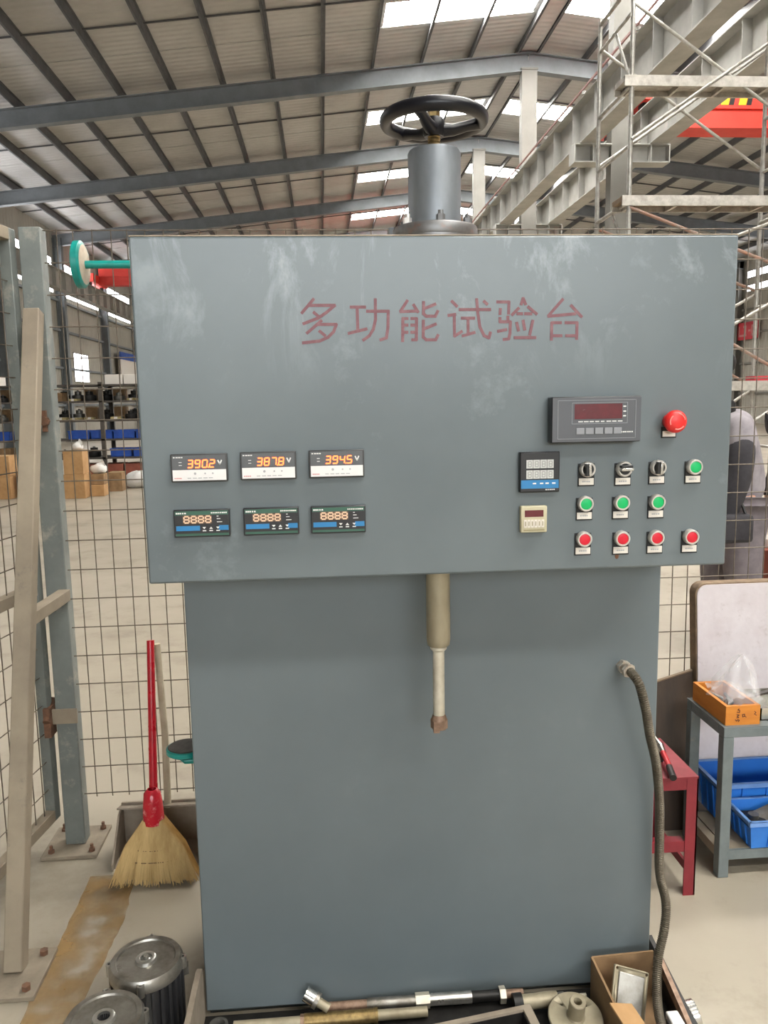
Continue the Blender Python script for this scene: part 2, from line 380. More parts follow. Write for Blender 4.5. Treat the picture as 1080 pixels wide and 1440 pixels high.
for poly in ([(XL, 0), (FX0, 0), (FX0, zroof(FX0)), (XL, zroof(XL))], [(FX1, 0), (XR, 0), (XR, zroof(XR)), (FX1, zroof(FX1))], [(FX0, 0), (FX1, 0), (FX1, FZ0), (FX0, FZ0)], [(FX0, FZ1), (FX1, FZ1), (FX1, zroof(FX1)), (RX, ZR), (FX0, zroof(FX0))]):
    MB().prism(poly, lambda a, b, d: (a, d, b), -11.9, -11.82).build('wall_sheet', 'wall_sheet_end', wf)
fwn = struct('window_front_offscreen'); q = MB()
for k in range(9): x = FX0+(FX1-FX0)*k/8; q.bb(x-.04, x+.04, -11.86, -11.78, FZ0, FZ1)
q.bb(FX0, FX1, -11.86, -11.78, FZ0, FZ0+.06); q.bb(FX0, FX1, -11.86, -11.78, FZ1-.06, FZ1); q.build('window_frame', 'galv_tube', fwn)
for k in range(8): x = FX0+(FX1-FX0)*k/8; MB().bb(x+.04, x+1.21, -11.85, -11.83, FZ0+.06, FZ1-.06).build('pane_offscreen', 'daylight_front', fwn)
nwin = 0
def strip_window(X, sgn, y0, y1, z0, z1, n):
    global nwin; nwin += 1
    off = '' if y1 > (23.5 if X < 0 else 33.0) else '_offscreen'      # beyond the picture's edge
    w = struct('window_%d%s' % (nwin, off)); xi = X-sgn*.03
    fr = MB(); t = .05
    fr.bb(min(xi, X), max(xi, X), y0, y1, z0, z0+t); fr.bb(min(xi, X), max(xi, X), y0, y1, z1-t, z1)
    for i in range(n+1):
        yy = y0+(y1-y0)*i/n; fr.bb(min(xi, X), max(xi, X), yy-.025, yy+.025, z0, z1)
    fr.build('window_frame', 'galv_tube', w)
    for i in range(n):
        a = y0+(y1-y0)*i/n+.03; c = y0+(y1-y0)*(i+1)/n-.03
        MB().bb(min(xi*.5+X*.5, X), max(xi*.5+X*.5, X), a, c, z0+.05, z1-.05).build('pane'+off, 'daylight_window', w)
for y in FR[3:-1]:
    strip_window(XL, -1, y+.4, y+5.6, 6.35, 6.85, 4); strip_window(XL, -1, y+.4, y+5.6, 5.5, 6.1, 4)
    strip_window(XR, 1, y+.3, y+5.7, 6.72, 7.1, 4); strip_window(XR, 1, y+.3, y+5.7, 6.1, 6.45, 4)
strip_window(XL, -1, 31.7, 33.7, 2.3, 3.5, 2)

# crane row columns with brackets
G = 'pale steel columns under the ridge'
cl = thing('steel_column', 'pale grey steel column carrying the crane runway on a bracket', 'column', (RX, 12.2, 0), 0, G)
c = MB(); hc = zroof(RX)-.6
c.bb(-.18, -.16, -.12, .12, 0, hc); c.bb(.16, .18, -.12, .12, 0, hc); c.bb(-.16, .16, -.12, -.10, 0, hc); c.bb(-.16, .16, .10, .12, 0, hc)
c.build('shaft', 'column_paint', cl)
c = MB(); c.bb(-.2, .2, -.14, .14, hc, hc+.04); c.bb(-.24, .24, -.2, .2, 0, .03); c.build('end_plate', 'column_paint', cl)
for sx in (-1, 1):
    c = MB(); a, bb_ = (-.8, -.18) if sx < 0 else (.18, .8)
    c.bb(a, bb_, -.15, .15, 5.46, 5.48); c.bb(a, bb_, -.15, .15, 5.18, 5.2); c.bb(a, bb_, -.01, .01, 5.2, 5.46)
    e = a if sx < 0 else bb_; c.bb(e-.01, e+.01, -.15, .15, 5.18, 5.48); c.bb((a+bb_)/2-.01, (a+bb_)/2+.01, -.15, .15, 5.2, 5.46)
    c.build('bracket', 'runway_grey', cl)
for k in range(1, 7): dup(cl, (RX, 12.2+6*k, 0))

# crane runway girders
def runway(X, label, redside):
    t = thing('runway_girder', label, 'girder', (X, 0, 5.48)); y0, y1 = 2.0, 54.0
    MB().bb(-.15, .15, y0, y1, 0, .02).build('bottom_flange', 'runway_grey', t); MB().bb(-.17, .17, y0, y1, .65, .67).build('top_flange', 'runway_grey', t)
    MB().bb(-.008, .008, y0, y1, .02, .65).build('web', 'runway_grey', t); MB().bb(-.04, .04, y0, y1, .67, .72).build('rail', 'beam_grey', t)
    s0 = None; y = 2.6
    while y < 53:
        if s0 is None: q = MB(); q.bb(-.14, -.008, -.008, .008, .02, .65); q.bb(.008, .14, -.008, .008, .02, .65); s0 = q.build('stiffener', 'runway_grey', t, at=(0, y, 0))
        else: link_copy(s0, t, (0, y, 0))
        y += 1.1
    if redside:
        MB().bb(-.215, -.19, y0, y1, .71, .74).build('conductor_rail', 'rail_red', t)
        q = None
        for i in range(24):
            if q is None: q = MB().bb(-.21, -.15, -.015, .015, .66, .71).build('rail_clip', 'runway_grey', t, at=(0, 3+2.2*i, 0))
            else: link_copy(q, t, (0, 3+2.2*i, 0))
    return t
runway(4.28, 'crane runway girder with reddish conductor rail on its outer edge', True)
runway(5.46, 'crane runway girder under the red crane beam beyond the scaffold', False)
runway(-9.45, 'dark crane runway girder along the windowed wall behind the rack', False)

# red overhead cranes
def crane(X0, X1, Y, label, stripes, zb, mu='crane_red', ml='crane_red'):
    t = thing('overhead_crane', label, 'crane', (0, Y, zb)); w = 6.20-zb
    MB().bb(X0+.19, X1-.19, -.2, .2, .04, .34).build('lower_box', ml, t)
    MB().bb(X0+.19, X1-.19, -.24, .24, .34, .72).build('upper_box', mu, t)
    MB().bb(X0+.19, X1-.19, -.26, .26, .0, .12).build('bottom_flange', mu, t)
    for x in (X0, X1):
        MB().bb(x-.2, x+.2, -1.1, 1.1, w+.13, w+.45).build('end_carriage', mu, t)
        for yy in (-.85, .85): MB().cyl((x-.05, yy, w+.1), (x+.05, yy, w+.1), .1, n=16).build('wheel', 'part_dark', t)
    for i, x in enumerate(stripes):
        MB().prism([(x, .40), (x+.14, .40), (x+.20, .68), (x+.06, .68)], lambda a, b, d: (a, d, b), -.246, -.24).build('stripe', 'stripe_yellow', t)
        MB().prism([(x+.15, .40), (x+.24, .40), (x+.30, .68), (x+.21, .68)], lambda a, b, d: (a, d, b), -.246, -.24).build('stripe', 'stripe_black', t)
    return t
crane(5.46, 19.5, 13.6, 'red overhead crane beam with yellow and black stripes behind the scaffold', (7.15, 7.48), 6.15)
crane(-9.45, 4.28, 33.5, 'plain red overhead crane seen past the teal disc by the windowed wall', (), 6.30)

# red sign on the right wall
t = thing('wall_sign', 'small red sign with pale worn lettering on the corrugated wall', 'sign', (XR, 35.4, 4.3))
MB().bb(-.2, -.115, -1.0, 1.0, -.4, .4).build('board', 'sign_red', t)
q = MB()
for (y, z, dy, dz) in ((.62, .0, .1, .5), (.5, -.2, .3, .1), (.1, .2, .3, .1), (.02, .0, .1, .4), (.14, -.2, .4, .1), (-.3, 0, .2, .1), (-.62, .2, .3, .1), (-.5, 0, .1, .5), (-.7, 0, .1, .3), (-.6, -.2, .3, .1)):
    q.bb(-.205, -.2, y-dy/2, y+dy/2, z-dz/2, z+dz/2)
q.build('lettering', 'print_red', t)

# ================================================================== SCAFFOLD
t = thing('scaffold_tower', 'galvanised frame scaffold tower with plank decks beside the crane column', 'scaffold', (2.95, 6.8, 0))
SW, SD = 1.92, .95; ZT = 5.44
def tb(name, p0, p1, r=.021, m='galv_tube'): return MB().cyl(p0, p1, r, n=10).build(name, m, t)
for x in (0, SW):
    for y in (0, SD):
        tb('standard', (x, y, 0), (x, y, ZT), .024)
        MB().bb(x-.07, x+.07, y-.07, y+.07, 0, .012).build('foot_plate', 'galv_tube', t)
    for z in (1.42, 3.3, 4.42, 5.38): tb('ledger', (x, 0, z), (x, SD, z), .021)
    for z in (.75, 2.35, 3.85, 5.1): tb('ledger', (x, 0, z), (x, SD, z), .017)
    tb('diagonal', (x, 0, 4.42), (x, SD*.5, 5.1), .015); tb('diagonal', (x, 0, 2.7), (x, SD*.5, 3.3), .015)
for y in (-.03, SD+.03):
    for (a, b_) in ((3.9, 5.17), (2.55, 3.25), (1.45, 2.5), (.15, 1.4)):
        tb('cross_brace', (0, y, a), (SW, y, b_), .017); tb('cross_brace', (0, y+.02, b_), (SW, y+.02, a), .017, 'galv_rusty' if a < 3 else 'galv_tube')
def deck(z, m, sag=0):
    for i in range(1):
        y0 = -.02+i*.31
        d = MB().bb(-.08, SW+.08, y0, y0+.28, z, z+.045).build('deck_plank', m, t)
        h = MB()
        for yy in (y0, y0+.28): h.bb(-.08, SW+.08, yy-.012, yy+.012, z-.05, z+.05)
        for k in range(5): h.bb(k*.46+.02, k*.46+.05, y0, y0+.28, z-.05, z)
        h.build('plank_rim', 'plank_steel', d)
deck(4.45, 'plank_steel'); deck(3.31, 'plank_wood'); deck(1.44, 'plank_steel')
MB().bb(1.42, 1.95, .02, .2, 1.485, 1.54).build('toe_board', 'sign_red', t)

# ================================================================== STORAGE RACK AND GOODS
RY0, RY1 = 12.8, 13.5
t = thing('storage_rack', 'long dark steel storage rack crowded with crates and parts behind the fence', 'rack', (-4.8, 12.8, 0))
RZ = (.46, .78, 1.11, 1.44, 1.72)
for x in (-6.9, -5.4, -4.02, -2.6):
    for y in (RY0, RY1-.05): MB().bb(x+4.8-.035, x+4.8+.035, y-12.8, y-12.8+.05, 0, 1.76).build('upright', 'rack_steel', t)
for z in RZ: MB().bb(-2.15, 2.25, 0, .7, z-.03, z).build('shelf', 'rack_steel', t)
def carton(loc, d, m, label, cat='box', group=None, rz=0, flaps=False):
    k = thing('carton' if cat == 'box' else cat, label, cat, loc, rz, group); w, dp, h = d
    MB().bb(-w/2, w/2, -dp/2, dp/2, 0, h).build('carton_body', m, k, bevel=.006)
    if flaps:
        MB().box((0, -dp/2-.03, h+.02), (w, .006, .1), (.9, 0, 0)).build('flap', m, k); MB().box((0, dp/2+.03, h+.02), (w, .006, .1), (-.9, 0, 0)).build('flap', m, k)
    else:
        MB().bb(-w/2+.002, w/2-.002, -.025, .025, h-.001, h+.002).build('tape', 'clutter_yellow', k)
    return k
def crate(loc, m, label, group, w=.36):
    k = thing('crate', label, 'crate', loc, 0, group); q = MB(); d, h = .3, .15; e = .012
    q.bb(-w/2, w/2, -d/2, d/2, 0, e); q.bb(-w/2, w/2, -d/2, -d/2+e, 0, h); q.bb(-w/2, w/2, d/2-e, d/2, 0, h); q.bb(-w/2, -w/2+e, -d/2, d/2, 0, h); q.bb(w/2-e, w/2, -d/2, d/2, 0, h)
    q.build('crate_shell', m, k); r = MB(); r.bb(-w/2-.01, w/2+.01, -d/2-.012, -d/2, h-.025, h); r.bb(-w/2-.01, w/2+.01, d/2, d/2+.012, h-.025, h); r.build('crate_rim', m, k); return k
c0 = crate((-4.45, 13.03, .78), 'crate_blue', 'long shallow blue plastic crate on the middle shelf of the rack', 'blue crates on the rack')
for i in range(1, 4): dup(c0, (-4.45+.385*i, 13.03, .78))
for i in range(3): dup(c0, (-6.6+.4*i, 13.03, .78), 0, 'shallow blue plastic crate on the rack, seen through the open gate', 'blue crates seen through the gate')
c1 = crate((-3.75, 13.03, .46), 'crate_blue', 'blue plastic crate on the lowest shelf of the rack', 'blue crates low on the rack'); dup(c1, (-3.36, 13.03, .46))
wb = carton((-4.02+.2, 13.1, 1.72), (.3, .3, .17), 'carton_white', 'white carton standing on top of the rack', group='white cartons on the rack')
for x in (-3.5, -3.18): dup(wb, (x, 13.1, 1.72))
dup(wb, (-5.9, 13.1, 1.72), 0, 'single white carton on top of the rack, apart from the other white ones', 'white cartons on the rack')
rb_ = carton((-3.9, 13.07, 0), (.34, .4, .34), 'carton_red', 'reddish brown carton on the floor under the rack', group='reddish cartons under the rack')
for x in (-3.53, -3.16, -4.27): dup(rb_, (x, 13.07, 0))
kinds = [('carton', 'cardboard_old', 'small brown carton'), ('packet', 'clutter_yellow', 'flat yellowish packet'), ('casting', 'part_dark', 'dark round casting'), ('casting', 'part_steel', 'grey round casting')]
proto = {}
where = {1.11: 'on the shelf just above the blue crates', 1.44: 'on the top shelf under the white cartons', .46: 'on the lowest rack shelf'}
for zi, z in ((2, 1.11), (3, 1.44), (0, .46)):
    x = -6.7
    while x < -3.0:
        if z == .46 and x > -4.0: break
        kn = random.choice(range(4)); nm, m, lb0 = kinds[kn]; lb = lb0+' '+where[z]; sc = random.uniform(.7, 1.1)
        if abs(x+5.4) > .14 and abs(x+4.02) > .14:
            if kn not in proto:
                k = thing(nm, lb, 'box' if kn == 0 else ('packet' if kn == 1 else 'casting'), (x, 13.05, z), 0, lb0+'s '+where[z])
                if kn == 0: MB().bb(-.1, .1, -.12, .12, 0, .19).build('carton_body', m, k); MB().bb(-.1, .1, -.02, .02, .189, .192).build('tape', 'clutter_yellow', k)
                elif kn == 1: MB().bb(-.095, .095, -.13, .13, 0, .05).build('packet_body', m, k, bevel=.01); MB().bb(-.03, .03, -.132, .132, .0, .052).build('band', 'carton_white', k)
                else:
                    MB().lathe([(0, 0), (.1, 0), (.11, .03), (.11, .09), (.06, .1), (.06, .15), (.03, .15), (.03, .06), (0, .06)], n=16).build('casting_body', m, k)
                    MB().cyl((0, 0, .06), (0, 0, .17), .022, n=10).build('shaft', 'part_steel', k)
                proto[kn] = k
            else:
                k = dup(proto[kn], (x, 13.05+random.uniform(-.05, .05), z), random.uniform(-.3, .3), lb, lb0+'s '+where[z]); k.scale = (sc, sc, sc)
        x += random.uniform(.22, .27)
for z in (1.11, 1.44):
    x = -6.75; i = 0
    while x < -2.9:
        kn = (0, 2, 2, 3, 0, 2)[i % 6]; i += 1; lb0 = kinds[kn][2]
        k = dup(proto[kn], (x, 13.325, z), 0, lb0+' in the back row '+where[z], lb0+'s in the back row '+where[z]); k.scale = (1.0, .95, 1.15)
        x += .245
# cartons and sacks on the floor in front of the rack
carton((-3.88, 10.75, 0), (.30, .36, .36), 'cardboard', 'pale cardboard carton at the bottom of the tall carton pile')
carton((-3.88, 10.75, .362), (.28, .34, .34), 'cardboard', 'pale cardboard carton on top of the tall carton pile')
carton((-3.62, 10.95, 0), (.2, .3, .17), 'cardboard', 'low cardboard carton beside the tall carton pile')
carton((-3.62, 10.97, .172), (.19, .26, .16), 'cardboard_old', 'brown carton stacked on a low carton beside the tall pile')
carton((-3.52, 11.6, 0), (.22, .3, .30), 'cardboard_old', 'brown carton between the low carton and the white sack')
for i, (x, y, d) in enumerate(((-5.02, 10.9, (.34, .36, .34)), (-5.0, 10.9, (.3, .32, .3)), (-4.62, 11.0, (.3, .34, .42)))):
    carton((x, y, .342 if i == 1 else 0), d, 'cardboard', ['cardboard carton seen through the gate, bottom of a pair', 'cardboard carton seen through the gate, top of a pair', 'single upright cardboard carton seen behind the leaning brace'][i])
def sack(name, loc, r, m, label, cat, seed):
    rnd = random.Random(seed); q = MB(); n, mm = 18, 10; vs = []; fs = []
    for i in range(mm+1):
        tt = PI*i/mm
        for k in range(n):
            a = 2*PI*k/n; w = 1+.16*math.sin(3*a+seed)*math.sin(2*tt+seed)+rnd.uniform(-.07, .07)
            vs.append((r[0]*w*math.sin(tt)*math.cos(a), r[1]*w*math.sin(tt)*math.sin(a), max(-r[2]*.82, r[2]*w*math.cos(tt))+r[2]*.82))
    for i in range(mm):
        for k in range(n): fs.append((i*n+k, (i+1)*n+k, (i+1)*n+(k+1) % n, i*n+(k+1) % n))
    k = thing(name, label, cat, loc); q._add(vs, fs); q.build('sack_body', m, k, angle=70)
    MB().tube([(r[0]*.3, 0, r[2]*1.6), (r[0]*.42, 0, r[2]*1.85), (r[0]*.6, .01, r[2]*1.95)], [.05, .03, .06], 8).build('tied_end', m, k, angle=70); return k
sack('sack', (-3.22, 12.0, 0), (.27, .2, .15), 'bag_white', 'white printed sack lying on the floor before the rack', 'sack', 3)
sack('plastic_bag', (-3.62, 10.97, .336), (.12, .12, .08), 'bag_white', 'small white plastic bag on the brown carton stacked on a low carton', 'bag', 5)
sack('plastic_bag', (-3.85, 10.75, .704), (.08, .1, .06), 'bag_white', 'white plastic bag slumped on top of the tall carton pile', 'bag', 8)
# blue and white shelter board on far wall
t = thing('wall_board', 'white board with blue top band on the far windowed wall', 'board', (XL+.3, 41, 2.4))
MB().bb(-.02, .03, -3, 3, 0, 1.15).build('panel', 'carton_white', t); MB().bb(-.02, .04, -3, 3, 1.15, 1.5).build('band', 'crate_blue', t)
# low pallet of timber by the worker
t = thing('timber_pallet', 'low dark pallet of timber behind the worker', 'pallet', (2.95, 3.8, 0))
for i in range(3): MB().bb(-.4, .5, -.3+i*.27, -.2+i*.27, 0, .1).build('runner', 'oily_wood', t)
for i in range(5): MB().bb(-.4+i*.185, -.24+i*.185, -.3, .34, .1, .13).build('board', 'oily_wood', t)
carton((2.95, 3.8, .13), (.8, .5, .2), 'carton_red', 'flat reddish carton lying on the timber pallet')
t = thing('bottle', 'white plastic bottle standing on the reddish carton', 'bottle', (2.72, 3.65, .332))
MB().lathe([(0, 0), (.035, 0), (.038, .01), (.038, .06), (.015, .085), (.015, .1), (0, .1)], n=16).build('bottle_body', 'bag_white', t); MB().cyl((0, 0, .1), (0, 0, .115), .017, n=12).build('cap', 'meter_white', t)

# ================================================================== PEOPLE
def skinned(name, pts, edges, rad, m, parent, sub=2):
    me = bpy.data.meshes.new(name); me.from_pydata(pts, edges, []); o = bpy.data.objects.new(name, me); COL.objects.link(o); o.parent = parent
    sk = o.modifiers.new('skin', 'SKIN'); sk.use_smooth_shade = True
    if not me.skin_vertices:
        bpy.context.view_layer.objects.active = o
    for i, r in enumerate(rad): me.skin_vertices[0].data[i].radius = r if isinstance(r, tuple) else (r, r)
    me.skin_vertices[0].data[0].use_root = True
    ss = o.modifiers.new('sub', 'SUBSURF'); ss.levels = ss.render_levels = sub
    me.materials.append(MATS[m]); return o
class SK:
    def __init__(s): s.p = []; s.e = []; s.r = []
    def add(s, p, r, prev=None):
        s.p.append(p); s.r.append(r); i = len(s.p)-1
        if prev is not None: s.e.append((prev, i))
        return i
    def chain(s, prev, *pr):
        for p, r in pr: prev = s.add(p, r, prev)
        return prev
def person(loc, label, jacket, sleeve, trousers, rz=0):
    P = thing('person', label, 'person', loc, rz)
    near, far = -1, 1
    b = SK(); pe = b.add((0, 0, .80), (.08, .09)); ch = b.chain(pe, ((-.01, 0, .96), (.065, .085)), ((-.06, 0, 1.13), (.06, .08)))
    nk = b.chain(ch, ((-.10, 0, 1.26), .06), ((-.13, 0, 1.33), .052)); b.chain(nk, ((-.165, 0, 1.40), (.075, .07)), ((-.175, 0, 1.47), (.095, .078)), ((-.165, 0, 1.54), (.07, .06)))
    arms = {near: [(-.125, -.225, .93), (-.20, -.22, .70)], far: [(.05, .22, .95), (-.04, .24, .72)]}
    legs = {near: [(-.02, -.10, .43), (.10, -.10, .09)], far: [(-.05, .10, .44), (.0, .10, .08)]}
    for s_ in (near, far):
        sh = b.chain(ch, ((-.075, s_*.15, 1.18), .035)); el, wr_ = arms[s_]; w = b.chain(sh, (el, .03), (wr_, .025))
        d = (Vector(wr_)-Vector(el)).normalized(); pm = Vector(wr_)+d*.06; p_ = b.chain(w, (tuple(pm), (.022, .036)))
        for j in range(4):
            off = Vector((-.024+.016*j, 0, 0)); L = (.07, .08, .075, .06)[j]
            b.chain(p_, (tuple(pm+d*.03+off), .009), (tuple(pm+d*(.03+L*.5)+off), .009), (tuple(pm+d*(.03+L*.85)+off+Vector((0, -s_*.03, 0))), .008))
        b.chain(w, (tuple(Vector(wr_)+d*.03+Vector((-.03, -s_*.01, 0))), .011), (tuple(Vector(wr_)+d*.07+Vector((-.045, -s_*.02, 0))), .010))
        hp = b.chain(pe, ((0, s_*.09, .76), .06)); kn, an = legs[s_]; b.chain(hp, (kn, .045), (an, .04), ((an[0]-.14, an[1], .05), .035))
    skinned('body', b.p, b.e, b.r, 'skin', P)
    j = SK(); a = j.add((0, 0, .74), (.135, .165)); a2 = j.chain(a, ((-.005, 0, .96), (.115, .15))); c_ = j.chain(a2, ((-.06, 0, 1.13), (.115, .16))); j.chain(c_, ((-.095, 0, 1.255), (.075, .085)))
    for s_ in (near, far): j.chain(c_, ((-.075, s_*.16, 1.17), .085), (tuple(Vector((-.075, s_*.17, 1.18)).lerp(Vector(arms[s_][0]), .6)), .078))
    skinned('jacket', j.p, j.e, j.r, jacket, P)
    for s_ in (near, far):
        q = SK(); el, wr_ = arms[s_]; st = Vector((-.075, s_*.165, 1.18)).lerp(Vector(el), .1)
        x = q.add(tuple(st), .07); q.chain(x, (tuple(st.lerp(Vector(el), .55)), .075), (el, .07), (tuple(Vector(el).lerp(Vector(wr_), 1.12)), .055)); skinned('sleeve', q.p, q.e, q.r, sleeve, P)
    tr = SK(); a = tr.add((0, 0, .82), (.12, .14))
    for s_ in (near, far):
        kn, an = legs[s_]; tr.chain(a, ((0, s_*.085, .74), .12), (kn, .10), ((an[0], an[1], .07), .09))
    skinned('trousers', tr.p, tr.e, tr.r, trousers, P)
    for s_ in (near, far):
        an = legs[s_][1]; q = SK(); x = q.add((an[0]+.03, an[1], .05), .045); q.chain(x, ((an[0]-.08, an[1], .045), .042), ((an[0]-.17, an[1], .035), .03)); skinned('shoe', q.p, q.e, q.r, 'shoe', P)
    MB().ball((-.155, 0, 1.51), (.105, .092, .085), 16, 10).build('hair', 'hair_black', P)
    MB().lathe([(.062, -.03), (.075, -.02), (.072, .02), (.06, .035)], (-.115, 0, 1.285), 16).build('collar', 'hair_black', P)
    MB().tube([(-.262, 0, 1.475), (-.292, 0, 1.435), (-.262, 0, 1.425)], [.01, .016, .012], 8).build('nose', 'skin', P)
    for s_ in (-1, 1):
        MB().ball((-.262, s_*.033, 1.475), .010, 10, 6).build('eye', 'hair_black', P); MB().ball((-.165, s_*.083, 1.455), (.02, .012, .03), 10, 6).build('ear', 'skin', P)
    MB().box((-.268, 0, 1.39), (.012, .045, .008)).build('mouth', 'carton_red', P)
    return P
p1 = person((1.955, 2.6, 0), 'worker in grey jacket with dark sleeves walking behind the mesh fence', 'work_grey', 'work_dark', 'trouser_grey')
t = thing('tool_bag', 'black tool bag slung over the forearm of the grey clad worker', 'bag', (1.785, 2.325, .63))
MB().bb(-.085, .085, -.055, .03, 0, .14).build('bag_body', 'work_dark', t, bevel=.02); MB().tube([(-.06, -.01, .135), (-.05, .02, .19), (.0, .045, .22), (.05, .02, .19), (.06, -.01, .135)], .008, 8).build('handle', 'hair_black', t)
p2 = person((2.73, 3.2, 0), 'second worker in dark clothes half hidden past the grey clad worker', 'work_dark', 'work_dark', 'work_dark', 0.4)

# ================================================================== FENCE
FY = .985
t = thing('mesh_fence', 'rusty welded wire mesh fence running behind the grey test bench', 'fence', (-.98, FY, 0))
vx0, n_v, pv = .037, 58, .0492; zb, zt, ph = .165, 1.838, .0881
wv = None
for i in range(n_v):
    dx = vx0+pv*i+random.uniform(-.0015, .0015)
    if wv is None: wv = MB().cyl((0, 0, zb-.012), (0, 0, zt+.004), .0017, n=6).build('vertical_wire', 'wire', t, at=(dx, 0, 0))
    else: link_copy(wv, t, (dx, 0, 0), (0, random.uniform(-.002, .002), 0))
wh = None; zz = zb
while zz < zt+.01:
    if wh is None: wh = MB().cyl((0, 0, 0), (2.9, 0, 0), .0018, n=6).build('horizontal_wire', 'wire', t, at=(0, -.003, zz))
    else: link_copy(wh, t, (0, -.003, zz))
    zz += ph
# post with base plate
t = thing('fence_post', 'grey square steel fence post bolted to the floor by a dusty plate', 'post', (-1.008, .985, 0))
MB().bb(-.03, .03, -.025, .025, .012, 1.845).build('post_tube', 'post_grey', t, bevel=.003)
MB().bb(-.085, .08, -.09, .085, 0, .012).build('base_plate', 'base_plate', t, bevel=.002)
for (x, y) in ((-.06, -.065), (.06, -.065), (-.06, .062), (.06, .062)):
    q = MB(); q.cyl((x, y, .012), (x, y, .02), .01, n=6); q.cyl((x, y, .02), (x, y, .034), .005, n=8); q.build('bolt', 'rust', t)
MB().bb(-.038, .034, -.032, -.025, .405, .45).build('latch_strap', 'post_dusty', t)
q = MB(); q.bb(-.058, -.038, -.05, .0, .37, .46); q.cyl((-.048, -.055, .42), (-.048, .01, .47), .011, n=8); q.build('hinge', 'rust', t)
q = MB(); q.bb(.0, .012, -.036, -.024, 1.28, 1.34); q.cyl((.006, -.04, 1.31), (.006, -.02, 1.31), .014, n=8); q.build('upper_hinge', 'rust', t)
# leaning brace
t = thing('fence_brace', 'dusty tan square tube brace leaning from a floor plate to the fence post', 'brace', (-.985, .40, 0))
a, b_ = Vector((0, .01, .012)), Vector((-.02, .541, 1.615))
MB().beam(a, b_, .044, .044, (0, -1, .3)).build('brace_tube', 'post_dusty', t, bevel=.003)
MB().bb(-.1, .075, -.085, .085, 0, .012).build('base_plate', 'base_plate', t, bevel=.002)
for (x, y) in ((.05, -.06), (.05, .06), (-.07, .06)): MB().cyl((x, y, .012), (x, y, .024), .01, n=6).build('bolt', 'rust', t)
MB().beam((-.012, .27, .80), (.0, .56, .80), .034, .034).build('tie_bar', 'post_dusty', t, bevel=.002)
# gate leaf folded open towards the viewer
t = thing('mesh_gate', 'open grey framed wire mesh gate leaf hinged at the fence post', 'gate', (-1.07, .965, 0), 0)
gd = Vector((-.15, -.96, 0)).normalized(); GL = .95
def gp(s_, z): return gd*s_+Vector((0, 0, z))
for s_ in (0, GL): MB().beam(gp(s_, .10), gp(s_, 1.84), .032, .032, gd).build('stile', 'post_grey', t, bevel=.002)
for z in (.116, .82, 1.824): MB().beam(gp(.0, z), gp(GL, z), .03, .034).build('rail', 'post_dusty', t, bevel=.002)
q = None
for i in range(18): MB().cyl(gp(.05+i*.05, .11), gp(.05+i*.05, 1.83), .0017, n=6).build('vertical_wire', 'wire', t)
for i in range(18): MB().cyl(gp(.0, .2+i*.0881), gp(GL, .2+i*.0881), .0017, n=6).build('horizontal_wire', 'wire', t)

# ================================================================== BROOM, DUSTPAN
t = thing('broom', 'straw broom with red handle and red plastic wrap standing behind the bench', 'broom', (-.735, .80, 0))
MB().tube([(.005, .0, .155), (.004, .05, .40), (.0, .115, .665)], [.0125, .0115, .011], 14).build('handle', 'broom_red', t)
MB().lathe([(.024, .158), (.030, .161), (.0285, .21), (.024, .25), (.014, .262), (.012, .262)], (.006, -.005, 0), 20).build('plastic_wrap', 'broom_wrap', t)
rnd = random.Random(4); q = MB()
for i in range(900):
    u = rnd.uniform(-1, 1); v = rnd.uniform(-1, 1); dr = rnd.uniform(-.006, .006)
    top = Vector((.006+u*.026, -.005+v*.02, .172)); L = .006+.022*abs(u)**2
    bot = Vector((0.012+u*.122+rnd.uniform(-.006, .006), -.045+v*.03+rnd.uniform(-.004, .004), max(.001, .0+L*.2+rnd.uniform(0, .014))))
    mid = top.lerp(bot, .5)+Vector((u*.010, 0, .006)); q.tube([top, mid, bot], [.0026, .0022, .0008], 3, False)
o = q.build('bristles', 'straw', t); o['kind'] = 'stuff'
for zf in (.10, .42, .60):
    pts = []
    for k in range(17):
        a = PI*k/16; c_ = Vector((.006, -.005, .172)).lerp(Vector((.012, -.045, .005)), zf); w = .024+(.122-.024)*zf+.006
        pts.append(c_+Vector((-w*math.cos(a), -(.02+.016*zf)*math.sin(a), -.006*math.sin(a))))
    MB().tube(pts, .0012, 5).build('binding_twine', 'twine', t)
t = thing('dustpan', 'dusty grey plastic dustpan with pale upright stick handle behind the broom', 'dustpan', (-.735, .9, 0))
MB().bb(-.125, .135, -.075, .07, 0, .006).build('pan_floor', 'dustpan', t)
for x in (-.13, .13): MB().prism([(-.08, 0), (.075, 0), (.075, .13), (.02, .12), (-.08, .02)], lambda a, b, d, x=x: (x+d, a, b), 0, .006).build('pan_side', 'dustpan', t)
MB().bb(-.13, .136, .068, .075, 0, .135).build('pan_back', 'dustpan', t)
MB().box((0, .05, .13), (.266, .05, .005), (-.3, 0, 0)).build('pan_hood', 'dustpan', t)
MB().bb(-.125, -.06, -.095, -.075, .0, .004).build('pan_lip', 'pale_stick', t)
MB().tube([(.012, .06, .12), (.016, .062, .35), (.008, .06, .64)], [.011, .0105, .01], 12).build('stick', 'pale_stick', t)

